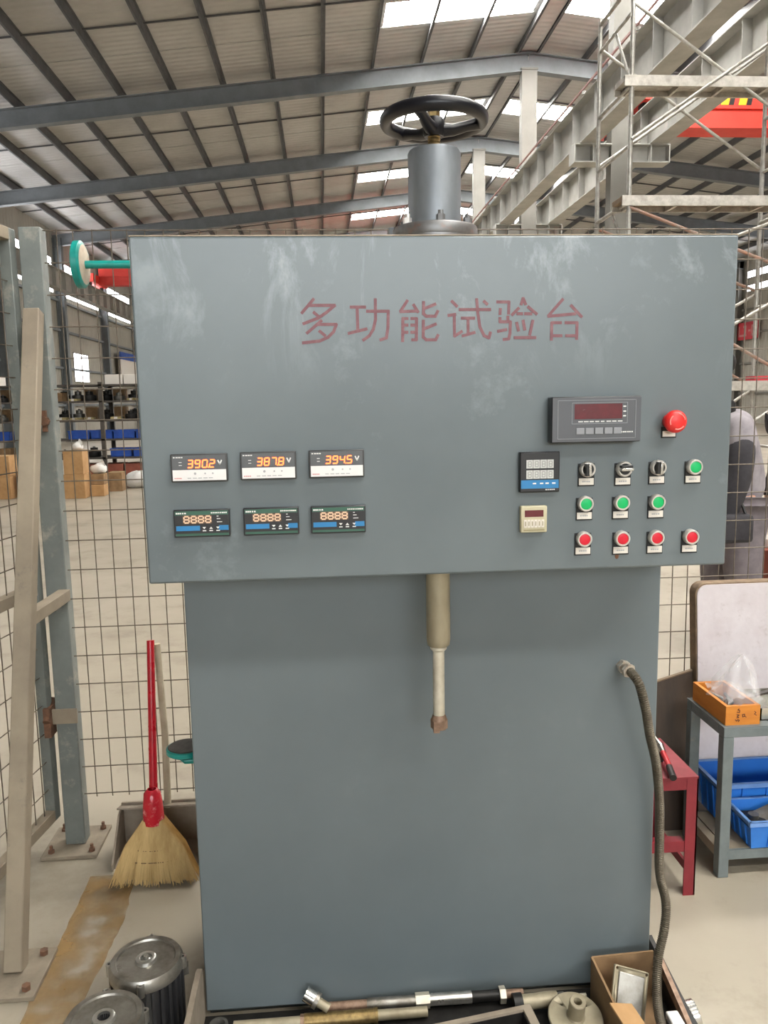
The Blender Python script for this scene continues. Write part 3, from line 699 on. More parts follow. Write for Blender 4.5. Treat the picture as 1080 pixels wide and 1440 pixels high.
# ================================================================== MOTOR HOUSINGS
def motor(loc, rz, label, shaft):
    t = thing('motor_housing', label, 'motor', loc, rz); R0, H = .068, .178
    MB().lathe([(0, 0), (R0-.004, 0), (R0, .008), (R0, H-.022), (R0-.006, H-.02)], n=40).build('barrel', 'aluminium_fin', t)
    MB().lathe([(R0-.004, H-.03), (R0+.009, H-.026), (R0+.009, H-.008), (R0+.004, H), (R0-.006, H), (R0-.008, H-.004)], n=48).build('end_ring', 'aluminium', t)
    MB().lathe([(.020, H-.003), (.022, H-.005), (R0-.008, H-.004), (R0-.008, H-.012)], n=40).build('end_cover', 'aluminium', t)
    MB().lathe([(.0125, H-.012), (.0125, H+.002), (.016, H+.003), (.021, H+.001), (.023, H-.005)], n=28).build('bearing_boss', 'aluminium_bright', t)
    if shaft: MB().lathe([(0, H+.006), (.005, H+.006), (.006, H-.001), (.0125, H-.003)], n=16).build('shaft_end', 'aluminium_bright', t)
    else: MB().lathe([(0, H-.03), (.0125, H-.03), (.0125, H-.004)], n=20).build('bore', 'aluminium_fin', t)
    fin = None
    for i in range(26):
        a = 2*PI*i/26
        if fin is None: fin = MB().bb(R0-.002, R0+.0085, -.0032, .0032, .01, H-.028).build('fin', 'aluminium_fin', t)
        else: link_copy(fin, t, None, (0, 0, a))
    for i in range(4):
        a = PI/4+i*PI/2+.35; x, y = math.cos(a), math.sin(a)
        q = MB(); q.lathe([(0, H-.03), (.008, H-.03), (.008, H-.004), (.004, H-.004), (.004, H-.012), (0, H-.012)], (x*(R0+.008), y*(R0+.008), 0), 14); q.build('bolt_lug', 'aluminium_bright', t)
        MB().cyl((x*(R0+.008), y*(R0+.008), H-.013), (x*(R0+.008), y*(R0+.008), H-.0055), .0039, n=8).build('bolt', 'part_dark', t)
    MB().bb(R0-.012, R0+.016, -.022, .022, H-.06, H-.03).build('terminal_pad', 'aluminium', t)
    return t
motor((-.622, .195, 0), .5, 'finned aluminium motor housing with bright shaft end touching the bench', True)
motor((-.668, .035, 0), 2.2, 'finned aluminium motor housing with open black bore', False)

# ================================================================== TEST BENCH
B = thing('test_bench', 'large grey steel multifunction test bench with control head and hand wheel', 'test bench', (0, .22, 0))
OY = .22
def L_(o): return o
class PB(MB):
    """bench geometry is given in hall coordinates and stored relative to the bench"""
    def build(s, name, material, parent=None, **k):
        s.v = [(x, y-OY, z) for x, y, z in s.v]; return MB.build(s, name, material, parent or B, **k)
ZH0, ZH1 = 1.0377, 1.6274
head = PB().bb(-.525, .525, 0, .60, ZH0, ZH1).build('control_head', 'bench_paint', bevel=.004)
body = PB().bb(-.505, .50, .22, .58, .02, ZH0).build('body', 'body_paint', bevel=.003)
q = PB(); q.bb(-.5, .495, .24, .57, 0, .03); q.build('base_frame', 'body_paint')
q = PB(); q.bb(-.524, .524, .001, .6, ZH1, ZH1+.0015); q.build('top_seam', 'dusty_face')
# chips and scuffs on the front
q = PB()
for (x, z, w, h) in ((.325, 1.075, .010, .022), (.318, 1.062, .008, .014)): q.ball((x, -.0002, z), (w/2, .0006, h/2), 10, 6)
q.build('rust_mark', 'rust')
# stencilled title
TA = lambda u, v: ((.2375*u-.0049*v-259.37)/1000, (-.0024*u-.2316*v+1536.6)/1000)
TB = lambda u, v: ((.2444*u+.0012*v-4.08)/1000, (-.0025*u-.235*v+1534.63)/1000)
GL1 = [[[(160,55),(75,155)],[(135,100),(312,100)],[(312,100),(250,152),(190,192),(85,232)],[(160,150),(197,182)],[(215,210),(110,300)],[(185,237),(322,237)],[(322,237),(302,290),(262,330),(200,357),(80,370)],[(200,285),(240,318)]],
 [[(425,112),(530,112)],[(472,112),(477,290)],[(410,302),(540,270)],[(542,142),(700,142)],[(603,55),(605,200),(590,270),(560,320),(515,352)],[(697,142),(695,260),(685,335),(640,350)]],
 [[(835,65),(785,143)],[(785,145),(910,140)],[(880,95),(914,148)],[(803,195),(803,360)],[(803,195),(838,195)],[(865,195),(903,195)],[(903,195),(903,350),(872,350)],[(803,243),(838,243)],[(865,243),(900,243)],[(803,295),(838,295)],[(865,295),(900,295)],[(953,75),(953,160),(975,178),(1040,178),(1058,140)],[(1040,90),(960,122)],[(953,210),(953,330),(975,350),(1045,350),(1062,315)],[(1045,235),(960,270)]]]
GL2 = [[[(80,70),(117,107)],[(55,172),(105,165)],[(97,175),(97,322),(150,288)],[(135,130),(355,130)],[(258,55),(265,150),(280,255),(310,318),(345,335),(355,295)],[(310,70),(333,92)],[(150,192),(240,192)],[(195,195),(195,305)],[(155,320),(242,295)]],
 [[(405,75),(490,75)],[(490,75),(487,160)],[(428,125),(425,163)],[(425,190),(425,218),(498,218)],[(482,180),(482,216)],[(500,218),(497,300),(488,342),(450,347)],[(410,287),(470,275)],[(592,48),(578,92)],[(592,48),(610,92)],[(560,120),(512,168)],[(628,110),(690,162)],[(550,160),(585,160)],[(605,160),(652,160)],[(545,225),(559,282)],[(592,210),(604,275)],[(662,210),(640,312)],[(530,333),(682,333)]],
 [[(880,55),(775,175)],[(775,178),(972,160)],[(940,100),(1018,182)],[(800,225),(868,225)],[(900,225),(987,225)],[(800,225),(798,350)],[(985,225),(983,345)],[(800,320),(872,320)],[(905,320),(985,320)]]]
def ribbon(mb, pts, w, y0, y1):
    """flat painted strokes in the x-z plane"""
    for (x0, z0), (x1, z1) in zip(pts[:-1], pts[1:]):
        d = Vector((x1-x0, z1-z0)); L = d.length; d /= L; n = Vector((-d.y, d.x))*w/2; e = d*w*.28
        A = [(x0-e.x+n.x, z0-e.y+n.y), (x0-e.x-n.x, z0-e.y-n.y), (x1+e.x-n.x, z1+e.y-n.y), (x1+e.x+n.x, z1+e.y+n.y)]
        mb.prism(A, lambda a, b, d_: (a, d_, b), y0, y1)
for fn, chars in ((TA, GL1), (TB, GL2)):
    for ch_ in chars:
        q = PB()
        for si, st in enumerate(ch_):
            for sj in range(len(st)-1): ribbon(q, [fn(*st[sj]), fn(*st[sj+1])], .0052, -.0005-.00003*si-.00001*sj, .0004+.00003*si+.00001*sj)
        q.build('stencil_letter', 'letter_red', head and B)
# seven segment digits
SEG = {'0': 'abcdef', '1': 'bc', '2': 'abged', '3': 'abgcd', '4': 'fgbc', '5': 'afgcd', '6': 'afgedc', '7': 'abc', '8': 'abcdefg', '9': 'abcdfg'}
def digits(mb, text, x, z, w, h, gap, y, th, slant=.12, on=True):
    for ch_ in text:
        if ch_ == '.':
            mb.bb(x-gap*.72, x-gap*.72+th*1.1, y-.0006, y, z-h/2-th*.5, z-h/2+th*.6); continue
        for s_ in SEG[ch_]:
            X0, X1, Z0, Z1, ZM = x, x+w, z-h/2, z+h/2, z
            P = {'a': ((X0, Z1), (X1, Z1)), 'd': ((X0, Z0), (X1, Z0)), 'g': ((X0, ZM), (X1, ZM)), 'f': ((X0, ZM), (X0, Z1)), 'b': ((X1, ZM), (X1, Z1)), 'e': ((X0, Z0), (X0, ZM)), 'c': ((X1, Z0), (X1, ZM))}[s_]
            pp = [(a+(b-z)*slant, b) for a, b in P]; d = Vector((pp[1][0]-pp[0][0], pp[1][1]-pp[0][1])); L = d.length; d /= L
            pp = [(pp[0][0]+d.x*th*.55, pp[0][1]+d.y*th*.55), (pp[1][0]-d.x*th*.55, pp[1][1]-d.y*th*.55)]; ribbon(mb, pp, th, y-.0006, y)
        x += w+gap
def dashes(mb, x0, x1, z, h, y, n, seed=1):
    """tiny print too small to read"""
    r = random.Random(seed); x = x0; step = (x1-x0)/n
    for i in range(n): mb.bb(x+step*.08, x+step*r.uniform(.7, .95), y-.0004, y, z-h/2, z+h/2); x += step
def voltmeter(x, z, text, lb):
    p = PB().bb(x-.048, x+.048, -.011, 0, z-.024, z+.024).build('voltmeter', 'meter_bezel', bevel=.0015); p['label'] = lb
    yf = -.011
    PB().bb(x-.045, x+.045, yf-.0008, yf, z-.003, z+.0215).build('display_window', 'meter_grey', p)
    PB().bb(x-.045, x+.0455, yf-.001, yf, z-.0215, z-.003).build('front_strip', 'meter_white', p)
    q = PB(); digits(q, text, x-.0185, z+.0072, .0078, .0125, .0045, yf-.0008, .0017); q.build('digits', 'led_red', p)
    q = PB(); ribbon(q, [(x+.0325, z+.0125), (x+.0355, z+.0055), (x+.0385, z+.0125)], .0022, yf-.0014, yf-.0006)
    dashes(q, x-.0435, x-.026, z+.0185, .0018, yf-.0008, 4); q.bb(x-.034, x-.029, yf-.0012, yf-.0008, z+.0095, z+.0105); q.bb(x-.034, x-.029, yf-.0012, yf-.0008, z+.0045, z+.0055); q.build('print', 'print_white', p)['kind'] = 'stuff'
    q = PB()
    for dx in (-.007, .010, .023): q.cyl((x+dx, yf-.001, z-.0095), (x+dx, yf-.0018, z-.0095), .0022 if dx < 0 else .0015, n=10)
    dashes(q, x-.021, x+.024, z-.0172, .0014, yf-.001, 5, 3); q.build('buttons', 'print_grey', p)
    q = PB(); dashes(q, x-.0425, x-.030, z-.0172, .0018, yf-.001, 4, 5); q.build('mark', 'print_red', p)
voltmeter(-.426, 1.2415, '390.2', 'grey and white voltmeter showing 390.2')
voltmeter(-.308, 1.2425, '387.8', 'grey and white voltmeter showing 387.8')
voltmeter(-.190, 1.2430, '394.5', 'grey and white voltmeter showing 394.5')
def bluemeter(x, z):
    p = PB().bb(x-.048, x+.048, -.011, 0, z-.024, z+.024).build('panel_meter', 'meter_dark', bevel=.0015); yf = -.011
    PB().bb(x-.0455, x+.0455, yf-.0006, yf, z-.0215, z+.0215).build('face', 'meter_green', p)
    PB().bb(x-.0455, x+.0455, yf-.0010, yf-.0004, z-.0175, z+.0145).build('display_window', 'meter_dark', p)
    PB().bb(x-.0440, x-.0035, yf-.0014, yf-.0008, z-.0125, z-.004).build('blue_band', 'meter_blue', p); PB().bb(x+.029, x+.0455, yf-.0014, yf-.0008, z-.0125, z-.004).build('blue_band', 'meter_blue', p)
    PB().bb(x-.032, x+.0175, yf-.0014, yf-.0008, z-.0005, z+.0145).build('digit_window', 'meter_brown', p)
    q = PB(); digits(q, '8888', x-.0300, z+.007, .0085, .011, .0038, yf-.0014, .0026, .0); q.build('digits', 'meter_tan', p)
    q = PB(); dashes(q, x-.044, x-.026, z+.018, .0026, yf-.0006, 5, 2); dashes(q, x+.016, x+.044, z+.018, .0022, yf-.0006, 9, 4)
    for k, zz in enumerate((.012, .0075, .002)): q.bb(x+.026, x+.029+.003*k, yf-.0014, yf-.001, z+zz-.0006, z+zz+.0006)
    for k, dx in enumerate((.004, .0155, .0275)):
        tri = [(x+dx-.003, z-.0065), (x+dx+.003, z-.0065), (x+dx, z-.0100)] if k != 1 else [(x+dx-.003, z-.0100), (x+dx+.003, z-.0100), (x+dx, z-.0062)]
        q.prism(tri, lambda a, b, d: (a, d, b), yf-.0022, yf-.001); q.bb(x+dx-.003, x+dx+.003, yf-.002, yf-.001, z-.0138, z-.0122)
    q.build('print', 'print_white', p)['kind'] = 'stuff'
for x, z in ((-.426, 1.1453), (-.3065, 1.1453), (-.1895, 1.1450)): bluemeter(x, z)
# large display controller
x, z = .266, 1.311; yf = -.027
p = PB().bb(x-.080, x+.080, -.027, 0, z-.040, z+.040).build('display_controller', 'meter_black', bevel=.002); p['label'] = 'large dark display controller with wide reddish window'
PB().bb(x-.079, x+.079, yf-.001, yf, z-.0385, z+.0385).build('face_plate', 'controller_grey', p)
q = PB()
for (a, b_, c_, d_) in ((-.07, .07, -.0335, -.0325), (-.07, .07, .033, .034), (-.07, -.069, -.0335, .034), (.069, .07, -.0335, .034), (-.045, .055, -.0075, -.0065), (-.045, .055, .0285, .0295), (-.045, -.044, -.0075, .0295), (.054, .055, -.0075, .0295)): q.bb(x+a, x+b_, yf-.0016, yf-.0008, z+c_, z+d_)
q.build('outline', 'line_grey', p)
PB().bb(x-.040, x+.045, yf-.0018, yf-.0008, z+.001, z+.027).build('red_window', 'red_window', p)
q = PB(); dashes(q, x-.034, x+.047, z-.0035, .0018, yf-.001, 8, 6)
for zz in (.022, .0135, .0055): q.bb(x+.047, x+.052, yf-.0016, yf-.0008, z+zz-.001, z+zz+.001)
dashes(q, x+.043, x+.066, z-.0225, .0022, yf-.001, 6, 8); q.build('print', 'print_white', p)['kind'] = 'stuff'
for k in range(5): PB().bb(x-.037+.0168*k, x-.0225+.0168*k, yf-.0026, yf-.0008, z-.0255, z-.0145).build('key', 'key_grey', p, bevel=.0006)
# square temperature controller
x, z = .170, 1.2195; yf = -.011
p = PB().bb(x-.036, x+.036, -.011, 0, z-.036, z+.036).build('square_controller', 'meter_black', bevel=.0015); p['label'] = 'square dark controller with two rows of pale digits over a blue band'
PB().bb(x-.034, x+.034, yf-.0008, yf, z-.034, z+.034).build('face_plate', 'meter_dark', p)
PB().bb(x-.034, x+.034, yf-.0014, yf-.0006, z-.029, z-.014).build('blue_band', 'meter_blue', p)
for zz in (.0145, -.004):
    for k in range(4):
        d_ = PB().bb(x-.0245+.0125*k, x-.0130+.0125*k, yf-.0016, yf-.0006, z+zz-.0075, z+zz+.0075).build('digit_cell', 'pale_segment', p)
q = PB()
for zz in (.0145, -.004): digits(q, '8888', x-.0215, z+zz, .0055, .0095, .0070, yf-.0016, .0011, .0)
q.build('digits', 'segment_gap', p)
q = PB()
for dx in (-.010, .003, .013, .025): q.bb(x+dx-.003, x+dx+.003, yf-.002, yf-.0012, z-.0212, z-.0188)
dashes(q, x+.010, x+.028, z-.0315, .0018, yf-.0008, 5, 4); q.build('print', 'print_white', p)['kind'] = 'stuff'
# timer
x, z = .160, 1.1350; yf = -.012
p = PB().bb(x-.024, x+.024, -.012, 0, z-.024, z+.024).build('timer', 'beige_plastic', bevel=.002); p['label'] = 'small beige timer with red window and white dials'
PB().bb(x-.017, x+.017, yf-.0008, yf, z+.0045, z+.0165).build('red_window', 'red_window', p)
q = PB()
for k in range(6): q.bb(x-.0185+.0063*k, x-.0135+.0063*k, yf-.0016, yf, z-.0145, z-.0005)
q.build('dial_wheels', 'label_white', p)
q = PB()
for k in range(6): q.bb(x-.0168+.0063*k, x-.0152+.0063*k, yf-.0020, yf-.001, z-.0115, z-.0035)
q.bb(x-.019, x+.019, yf-.0008, yf, z-.0205, z-.0180); q.build('dial_marks', 'beige_dark', p)
# push buttons and switches
RXm = Matrix.Rotation(PI/2, 3, 'X')      # lathe axis z -> -y
def plate(x, z, p):
    PB().bb(x-.015, x+.015, -.0022, 0, z-.031, z+.010).build('backing_plate', 'black_gap', p)
    PB().bb(x-.0135, x+.0135, -.0034, -.002, z-.0285, z-.0165).build('label_plate', 'label_white', p)
    q = PB(); dashes(q, x-.008, x+.007, z-.0225, .0022, -.0034, 4, int(x*1000)); q.build('label_print', 'print_grey', p)
def ring(x, z, p, r=.0140, d=.014):
    PB().lathe([(r-.001, 0), (r, .002), (r, d-.002), (r-.0015, d), (r-.0035, d), (r-.0040, d-.003)], (x, 0, z), 28, RXm).build('bezel_ring', 'bezel_silver', p)
def button(x, z, m, lb):
    p = PB().lathe([(0, .0132), (.0075, .0134), (.0100, .0128), (.0104, .011), (.0104, 0)], (x, 0, z), 24, RXm).build('push_button', m); p['label'] = lb; ring(x, z, p); plate(x, z, p)
def selector(x, z, ang):
    p = PB().lathe([(0, .0125), (.0100, .0125), (.0106, .011), (.0106, 0)], (x, 0, z), 24, RXm).build('selector_switch', 'knob_black'); ring(x, z, p); plate(x, z, p)
    R = Matrix.Rotation(ang, 3, 'Y')
    q = PB(); q.box((x, -.0185, z), (.0052, .014, .0225), R); q.build('knob_bar', 'chrome', p, bevel=.001)
    q = PB(); q.box(Vector((x, -.0180, z))+R @ Vector((-.0050, 0, 0)), (.0050, .012, .0215), R); q.build('knob_side', 'knob_black', p, bevel=.001)
selector(.2575, 1.222, -.04); selector(.3250, 1.221, PI/2); selector(.388, 1.222, .05)
for x, z in ((.4555, 1.2215), (.2550, 1.1600), (.3220, 1.1600), (.388, 1.1595)): button(x, z, 'button_green', 'green push button in silver ring')
for x, z in ((.2535, 1.0955), (.3240, 1.0945), (.388, 1.0940), (.4535, 1.0935)): button(x, z, 'button_red', 'red push button in silver ring')
x, z = .4090, 1.3045
p = PB().lathe([(0, .036), (.010, .036), (.017, .033), (.0200, .028), (.0200, .023), (.016, .019), (.013, .018), (.013, 0)], (x, 0, z), 32, RXm).build('emergency_stop', 'estop_red'); p['label'] = 'red mushroom emergency stop button'
q = PB()
for k in range(3):
    pts = [Vector((x+.0135*math.cos(a), -.0352, z+.0135*math.sin(a))) for a in [k*2*PI/3+.2+j*.18 for j in range(8)]]
    q.tube(pts, .0011, 6)
q.build('twist_arrows', 'estop_mark', p)
PB().bb(x-.0145, x+.0125, -.003, 0, z-.030, z-.010).build('backing_plate', 'black_gap', p); PB().bb(x-.013, x+.0105, -.0042, -.003, z-.0275, z-.0175).build('label_plate', 'label_white', p)
# press on top: flange, cylinder, spindle, hand wheel
CX, CY = .003, .11
PB().lathe([(0, ZH1), (.080, ZH1), (.080, ZH1+.012), (.0, ZH1+.012)], (CX, CY, 0), 40).build('mounting_plate', 'flange_steel')
PB().lathe([(0, ZH1+.012), (.077, ZH1+.013), (.078, ZH1+.016), (.078, ZH1+.030), (.076, ZH1+.033), (0, ZH1+.033)], (CX, CY, 0), 48).build('flange', 'flange_steel')
PB().lathe([(.048, ZH1+.030), (.048, 1.790), (.0455, 1.795), (.012, 1.796), (.012, 1.78)], (CX, CY, 0), 48).build('cylinder', 'machined_steel')
for k in range(6):
    a = k*PI/3+.55+PI; x, y = CX+.063*math.cos(a), CY+.063*math.sin(a)
    q = PB(); q.cyl((x, y, ZH1+.033), (x, y, ZH1+.045), .008, n=6); q.cyl((x, y, ZH1+.045), (x, y, ZH1+.052), .005, n=10); q.build('flange_bolt', 'flange_steel' if k != 0 else 'bezel_silver', angle=20)
q = PB(); q.bb(-.078, -.045, .15, .19, ZH1, ZH1+.045); q.build('stop_block', 'beam_grey', bevel=.002)
q = PB(); q.beam((.07, .16, ZH1+.005), (.052, .16, ZH1+.06), .02, .014); q.cyl((.052, .15, ZH1+.055), (.052, .17, ZH1+.055), .012, n=12); q.build('lug', 'rusty_nut')
q = PB()
prof = []
for k in range(22): prof += [(.0118 if k % 2 else .0103, 1.790+k*.0023)]
q.lathe([(0, 1.79)]+prof+[(0, 1.842)], (CX, CY, 0), 20); q.build('spindle', 'brass_thread')
HZ = 1.842
q = PB(); tor = []
for k in range(14):
    a = 2*PI*k/14; tor.append((.087+.0115*math.cos(a), HZ+.006+.0125*math.sin(a)))
hw = PB().lathe(tor, (CX, CY, 0), 56, closed=True).build('handwheel', 'wheel_black', angle=80)
PB().lathe([(0, HZ-.022), (.017, HZ-.022), (.020, HZ-.017), (.020, HZ+.004), (.016, HZ+.010), (0, HZ+.010)], (CX, CY, 0), 24).build('wheel_hub', 'wheel_black', hw)
for ang in (0.05, 0.05+2*PI/3, 0.05+4*PI/3):
    c_, s_ = math.cos(ang), math.sin(ang)
    q = PB(); pts = [(CX+c_*r, CY+s_*r, zz) for r, zz in ((.012, HZ-.010), (.035, HZ-.009), (.06, HZ-.002), (.084, HZ+.004))]; q.tube(pts, [.013, .0105, .009, .011], 12); q.build('spoke', 'wheel_black', hw)
q = PB(); q.cyl((CX, CY, HZ+.010), (CX, CY, HZ+.024), .012, n=6); q.cyl((CX, CY, HZ+.024), (CX, CY, HZ+.030), .008, n=12); q.build('wheel_nut', 'brass_thread', hw)
# press rod below the head
PB().lathe([(0, ZH0+.01), (.0232, ZH0+.01), (.0235, .885), (.022, .873), (.019, .870), (0, .870)], (CX, CY, 0), 32).build('rod_sleeve', 'dusty_rod')
PB().lathe([(0, .872), (.0165, .872), (.0165, .864), (.012, .860), (0, .860)], (CX, CY, 0), 28).build('collar_ring', 'pale_rod')
PB().lathe([(0, .862), (.0117, .862), (.0117, .712), (0, .712)], (CX, CY, 0), 24).build('press_rod', 'pale_rod')
q = PB(); q.cyl((CX, CY, .728), (CX, CY, .717), .0125, .0165, n=16); q.cyl((CX, CY, .718), (CX, CY, .700), .0172, n=6); q.box((CX-.006, CY-.004, .6965), (.012, .012, .008)); q.box((CX+.008, CY+.004, .6975), (.010, .012, .006)); q.build('rod_nut', 'rusty_nut')
# teal discs on the left flank
q = PB(); q.tube([(-.52, .45, 1.657), (-.735, .45, 1.657)], .0085, 14); dk = q.build('disc_rod', 'teal_paint')
RYm = Matrix.Rotation(-PI/2, 3, 'Y') @ Matrix.Rotation(0, 3, 'X')
PB().lathe([(0, .0), (.044, .0), (.0505, .004), (.0505, .016), (.044, .019), (0, .019)], (-.722, .45, 1.657), 36, RYm).build('disc', 'teal_paint', dk)
PB().lathe([(0, -.002), (.036, -.002), (.044, .0005)], (-.722, .45, 1.657), 36, RYm).build('disc_face', 'dusty_face', dk)
q = PB(); q.tube([(-.50, .42, .515), (-.56, .42, .515), (-.565, .42, .52), (-.565, .42, .545)], .008, 12); dk = q.build('disc_rod', 'teal_paint')
PB().lathe([(0, .0), (.040, .0), (.046, .004), (.046, .014), (.042, .016), (0, .016)], (-.5555, .42, .535), 36).build('disc', 'teal_paint', dk)
PB().lathe([(0, .0175), (.040, .0175), (.043, .015)], (-.5555, .42, .535), 36).build('disc_face', 'dark_face', dk)
# tray in front of the body
t = PB()
t.bb(-.52, .53, -.16, .22, .0, .008); t.build('tray_floor', 'part_dark')
PB().prism([(.22, .008), (.22, .125), (.20, .135), (-.16, .135), (-.16, .008)], lambda a, b, d: (d, a, b), -.520, -.508).build('tray_side', 'dustpan')
PB().prism([(.26, .008), (.26, .10), (.10, .075), (-.16, .055), (-.16, .008)], lambda a, b, d: (d, a, b), .512, .522).build('tray_side', 'part_dark')

# ------------------------------------------------------------------ conduit hose
t = thing('conduit_hose', 'ribbed steel conduit hose looping from a fitting on the bench body over the cardboard box', 'hose', (.42, .2, 0))
ctrl = [(.420, .205, .773), (.424, .175, .770), (.432, .155, .752), (.445, .150, .70), (.458, .155, .64), (.478, .165, .57), (.492, .175, .48), (.497, .18, .40), (.500, .18, .31), (.514, .175, .24), (.506, .16, .19), (.485, .14, .135), (.466, .10, .098), (.449, .05, .080), (.440, .0, .078), (.440, -.06, .084), (.442, -.10, .055), (.45, -.15, .022)]
pts = []
for i in range(len(ctrl)-1):
    P0 = Vector(ctrl[max(i-1, 0)]); P1 = Vector(ctrl[i]); P2 = Vector(ctrl[i+1]); P3 = Vector(ctrl[min(i+2, len(ctrl)-1)])
    n = max(3, int((P2-P1).length/.0014))
    for k in range(n):
        u = k/n; pts.append(.5*((2*P1)+(P2-P0)*u+(2*P0-5*P1+4*P2-P3)*u*u+(3*P1-P0-3*P2+P3)*u**3))
o0 = Vector((.42, .2, 0))
MB().tube([p-o0 for p in pts], [(.0100, .0100, .0082)[k % 3] for k in range(len(pts))], 12).build('hose', 'conduit', t, angle=20)
q = MB(); q.cyl((0, .02, .773), (0, .003, .773), .0145, n=6); q.cyl((0, .004, .773), (.003, -.018, .772), .0125, .011, n=16); q.build('fitting', 'gland_zinc', t)
q = MB(); q.cyl((.0, -.008, .773), (.002, -.016, .772), .0155, n=6); q.build('lock_nut', 'gland_zinc', t)

# ================================================================== THINGS LYING IN THE TRAY
def rod(name, label, p0, p1, parts, cat):
    """turned shaft: parts = [(t0, t1, radius, material, part name)]"""
    p0, p1 = Vector(p0), Vector(p1); t = thing(name, label, cat, p0); d = p1-p0
    for (a, b, r, m, nm) in parts:
        hexn = 6 if 'nut' in nm else 18
        MB().cyl(d*a, d*b, r, n=hexn).build(nm, m, t)
    return t
rod('threaded_shaft', 'long brass coloured turned shaft lying along the tray', (-.44, .168, .0235), (-.02, .168, .0235), [(0, .34, .010, 'dusty_rod', 'thin_end'), (.34, .36, .0135, 'rusty_nut', 'nut'), (.36, .72, .0145, 'brass_thread', 'sleeve'), (.72, .74, .016, 'brass_thread', 'shoulder'), (.74, 1, .011, 'dusty_rod', 'tail')], 'shaft')
rod('steel_shaft', 'polished steel shaft with nut lying against the bench body', (-.25, .199, .0265), (.20, .197, .0265), [(0, .22, .010, 'rusty_nut', 'worn_end'), (.22, .46, .0125, 'aluminium', 'polished_bar'), (.46, .53, .0165, 'pale_rod', 'square_nut'), (.53, .74, .0130, 'aluminium_bright', 'polished_bar'), (.74, .88, .0115, 'part_dark', 'dark_bar'), (.88, .91, .018, 'pale_rod', 'nut'), (.91, 1, .010, 'rusty_nut', 'tip')], 'shaft')
rod('socket', 'short bright socket propped on the shafts', (-.285, .192, .069), (-.235, .172, .045), [(0, .4, .0155, 'chrome', 'socket_mouth'), (.4, .55, .0175, 'aluminium', 'flange'), (.55, 1, .010, 'dusty_rod', 'drive_end')], 'socket')
rod('air_tool', 'dark bodied pin tool lying between the box and the disc', (.170, .165, .030), (.335, .168, .034), [(0, .12, .020, 'part_dark', 'head'), (.12, .6, .016, 'dusty_rod', 'barrel'), (.6, .7, .012, 'part_steel', 'neck'), (.7, 1, .005, 'pale_rod', 'pin')], 'tool')
t = thing('steel_ring', 'dark steel ring lying at the tray corner', 'ring', (-.472, .17, .008))
MB().lathe([(.012, 0), (.020, 0), (.0205, .006), (.020, .022), (.014, .022), (.012, .016)], n=28, closed=True).build('ring_body', 'part_steel', t); MB().lathe([(.0205, .008), (.022, .010), (.0205, .012)], n=28).build('ring_groove', 'part_dark', t)
t = thing('bright_pin', 'short bright pin standing in front of the shafts', 'pin', (-.425, .085, .008))
MB().cyl((0, 0, 0), (0, 0, .062), .007, n=14).build('pin_shank', 'chrome', t); MB().ball((0, 0, .062), (.0085, .0085, .006), 14, 8).build('pin_head', 'bag_white', t)
# open tool box
t = thing('tool_box', 'open dusty metal tool box with black inside lying skewed in the tray', 'box', (.06, -.01, .008), -.0)
bx = [(-.20, .050), (.128, .105), (.155, -.14), (-.20, -.14)]
def inset(poly, d):
    c_ = Vector((sum(p[0] for p in poly)/4, sum(p[1] for p in poly)/4)); return [tuple(Vector(p)+(c_-Vector(p)).normalized()*d) for p in poly]
ix = inset(bx, .022)
for i in range(4):
    a, b_, c_, d_ = bx[i], bx[(i+1) % 4], ix[(i+1) % 4], ix[i]
    MB().prism([a, b_, c_, d_], lambda p, q_, dd: (p, q_, dd), 0, .078).build('box_side', 'dustpan', t)
MB().prism(ix, lambda p, q_, dd: (p, q_, dd), .001, .006).build('box_floor', 'part_dark', t)
il = inset(bx, .025)
for i in range(4):
    a, b_ = ix[i], ix[(i+1) % 4]; c_, d_ = il[(i+1) % 4], il[i]
    MB().prism([a, b_, c_, d_], lambda p, q_, dd: (p, q_, dd), .006, .072).build('box_liner', 'part_dark', t)
for i, (x, y) in enumerate(((.10, .02), (.115, .018), (.13, .022))):
    k = thing('drill_bit', 'bright drill bit standing inside the open tool box', 'drill bit', (.06+x, -.01+y, .014), 0, 'drill bits in the tool box')
    MB().cyl((0, 0, 0), (0, .0, .05+.004*i), .004, n=10).build('shank', 'chrome', k); MB().cyl((0, 0, .05+.004*i), (0, 0, .062+.004*i), .0045, .001, n=8).build('tip', 'rusty_nut' if i == 1 else 'chrome', k)
# flanged disc with hub
def hub_disc(name, label, loc, R0, hh, tilt, cat='disc'):
    t = thing(name, label, cat, loc); M = Euler(tilt).to_matrix()
    q = MB(); q.lathe([(.008, 0), (R0-.002, 0), (R0, .002), (R0, .007), (R0-.002, .009), (.020, .010), (.0175, .014), (.0170, hh-.002), (.0155, hh), (.009, hh), (.008, hh-.002)], (0, 0, 0), 40, M, True); disc = q.build('disc_body', 'dusty_rod', t, angle=30)
    q = MB()
    for k in range(4):
        a = k*PI/2-.9; x, y = R0*.62*math.cos(a), R0*.62*math.sin(a); q.cyl(M @ Vector((x, y, -.01)), M @ Vector((x, y, .02)), .004, n=12)
    drill(disc, q)
hub_disc('hub_disc', 'dusty steel disc with tall hollow hub propped in the tray', (.288, .098, .039), .058, .052, (.22, .02, 0))
hub_disc('hub_disc', 'smaller dusty steel disc lying under the hubbed disc', (.345, .015, .010), .045, .022, (.0, 0, 0))
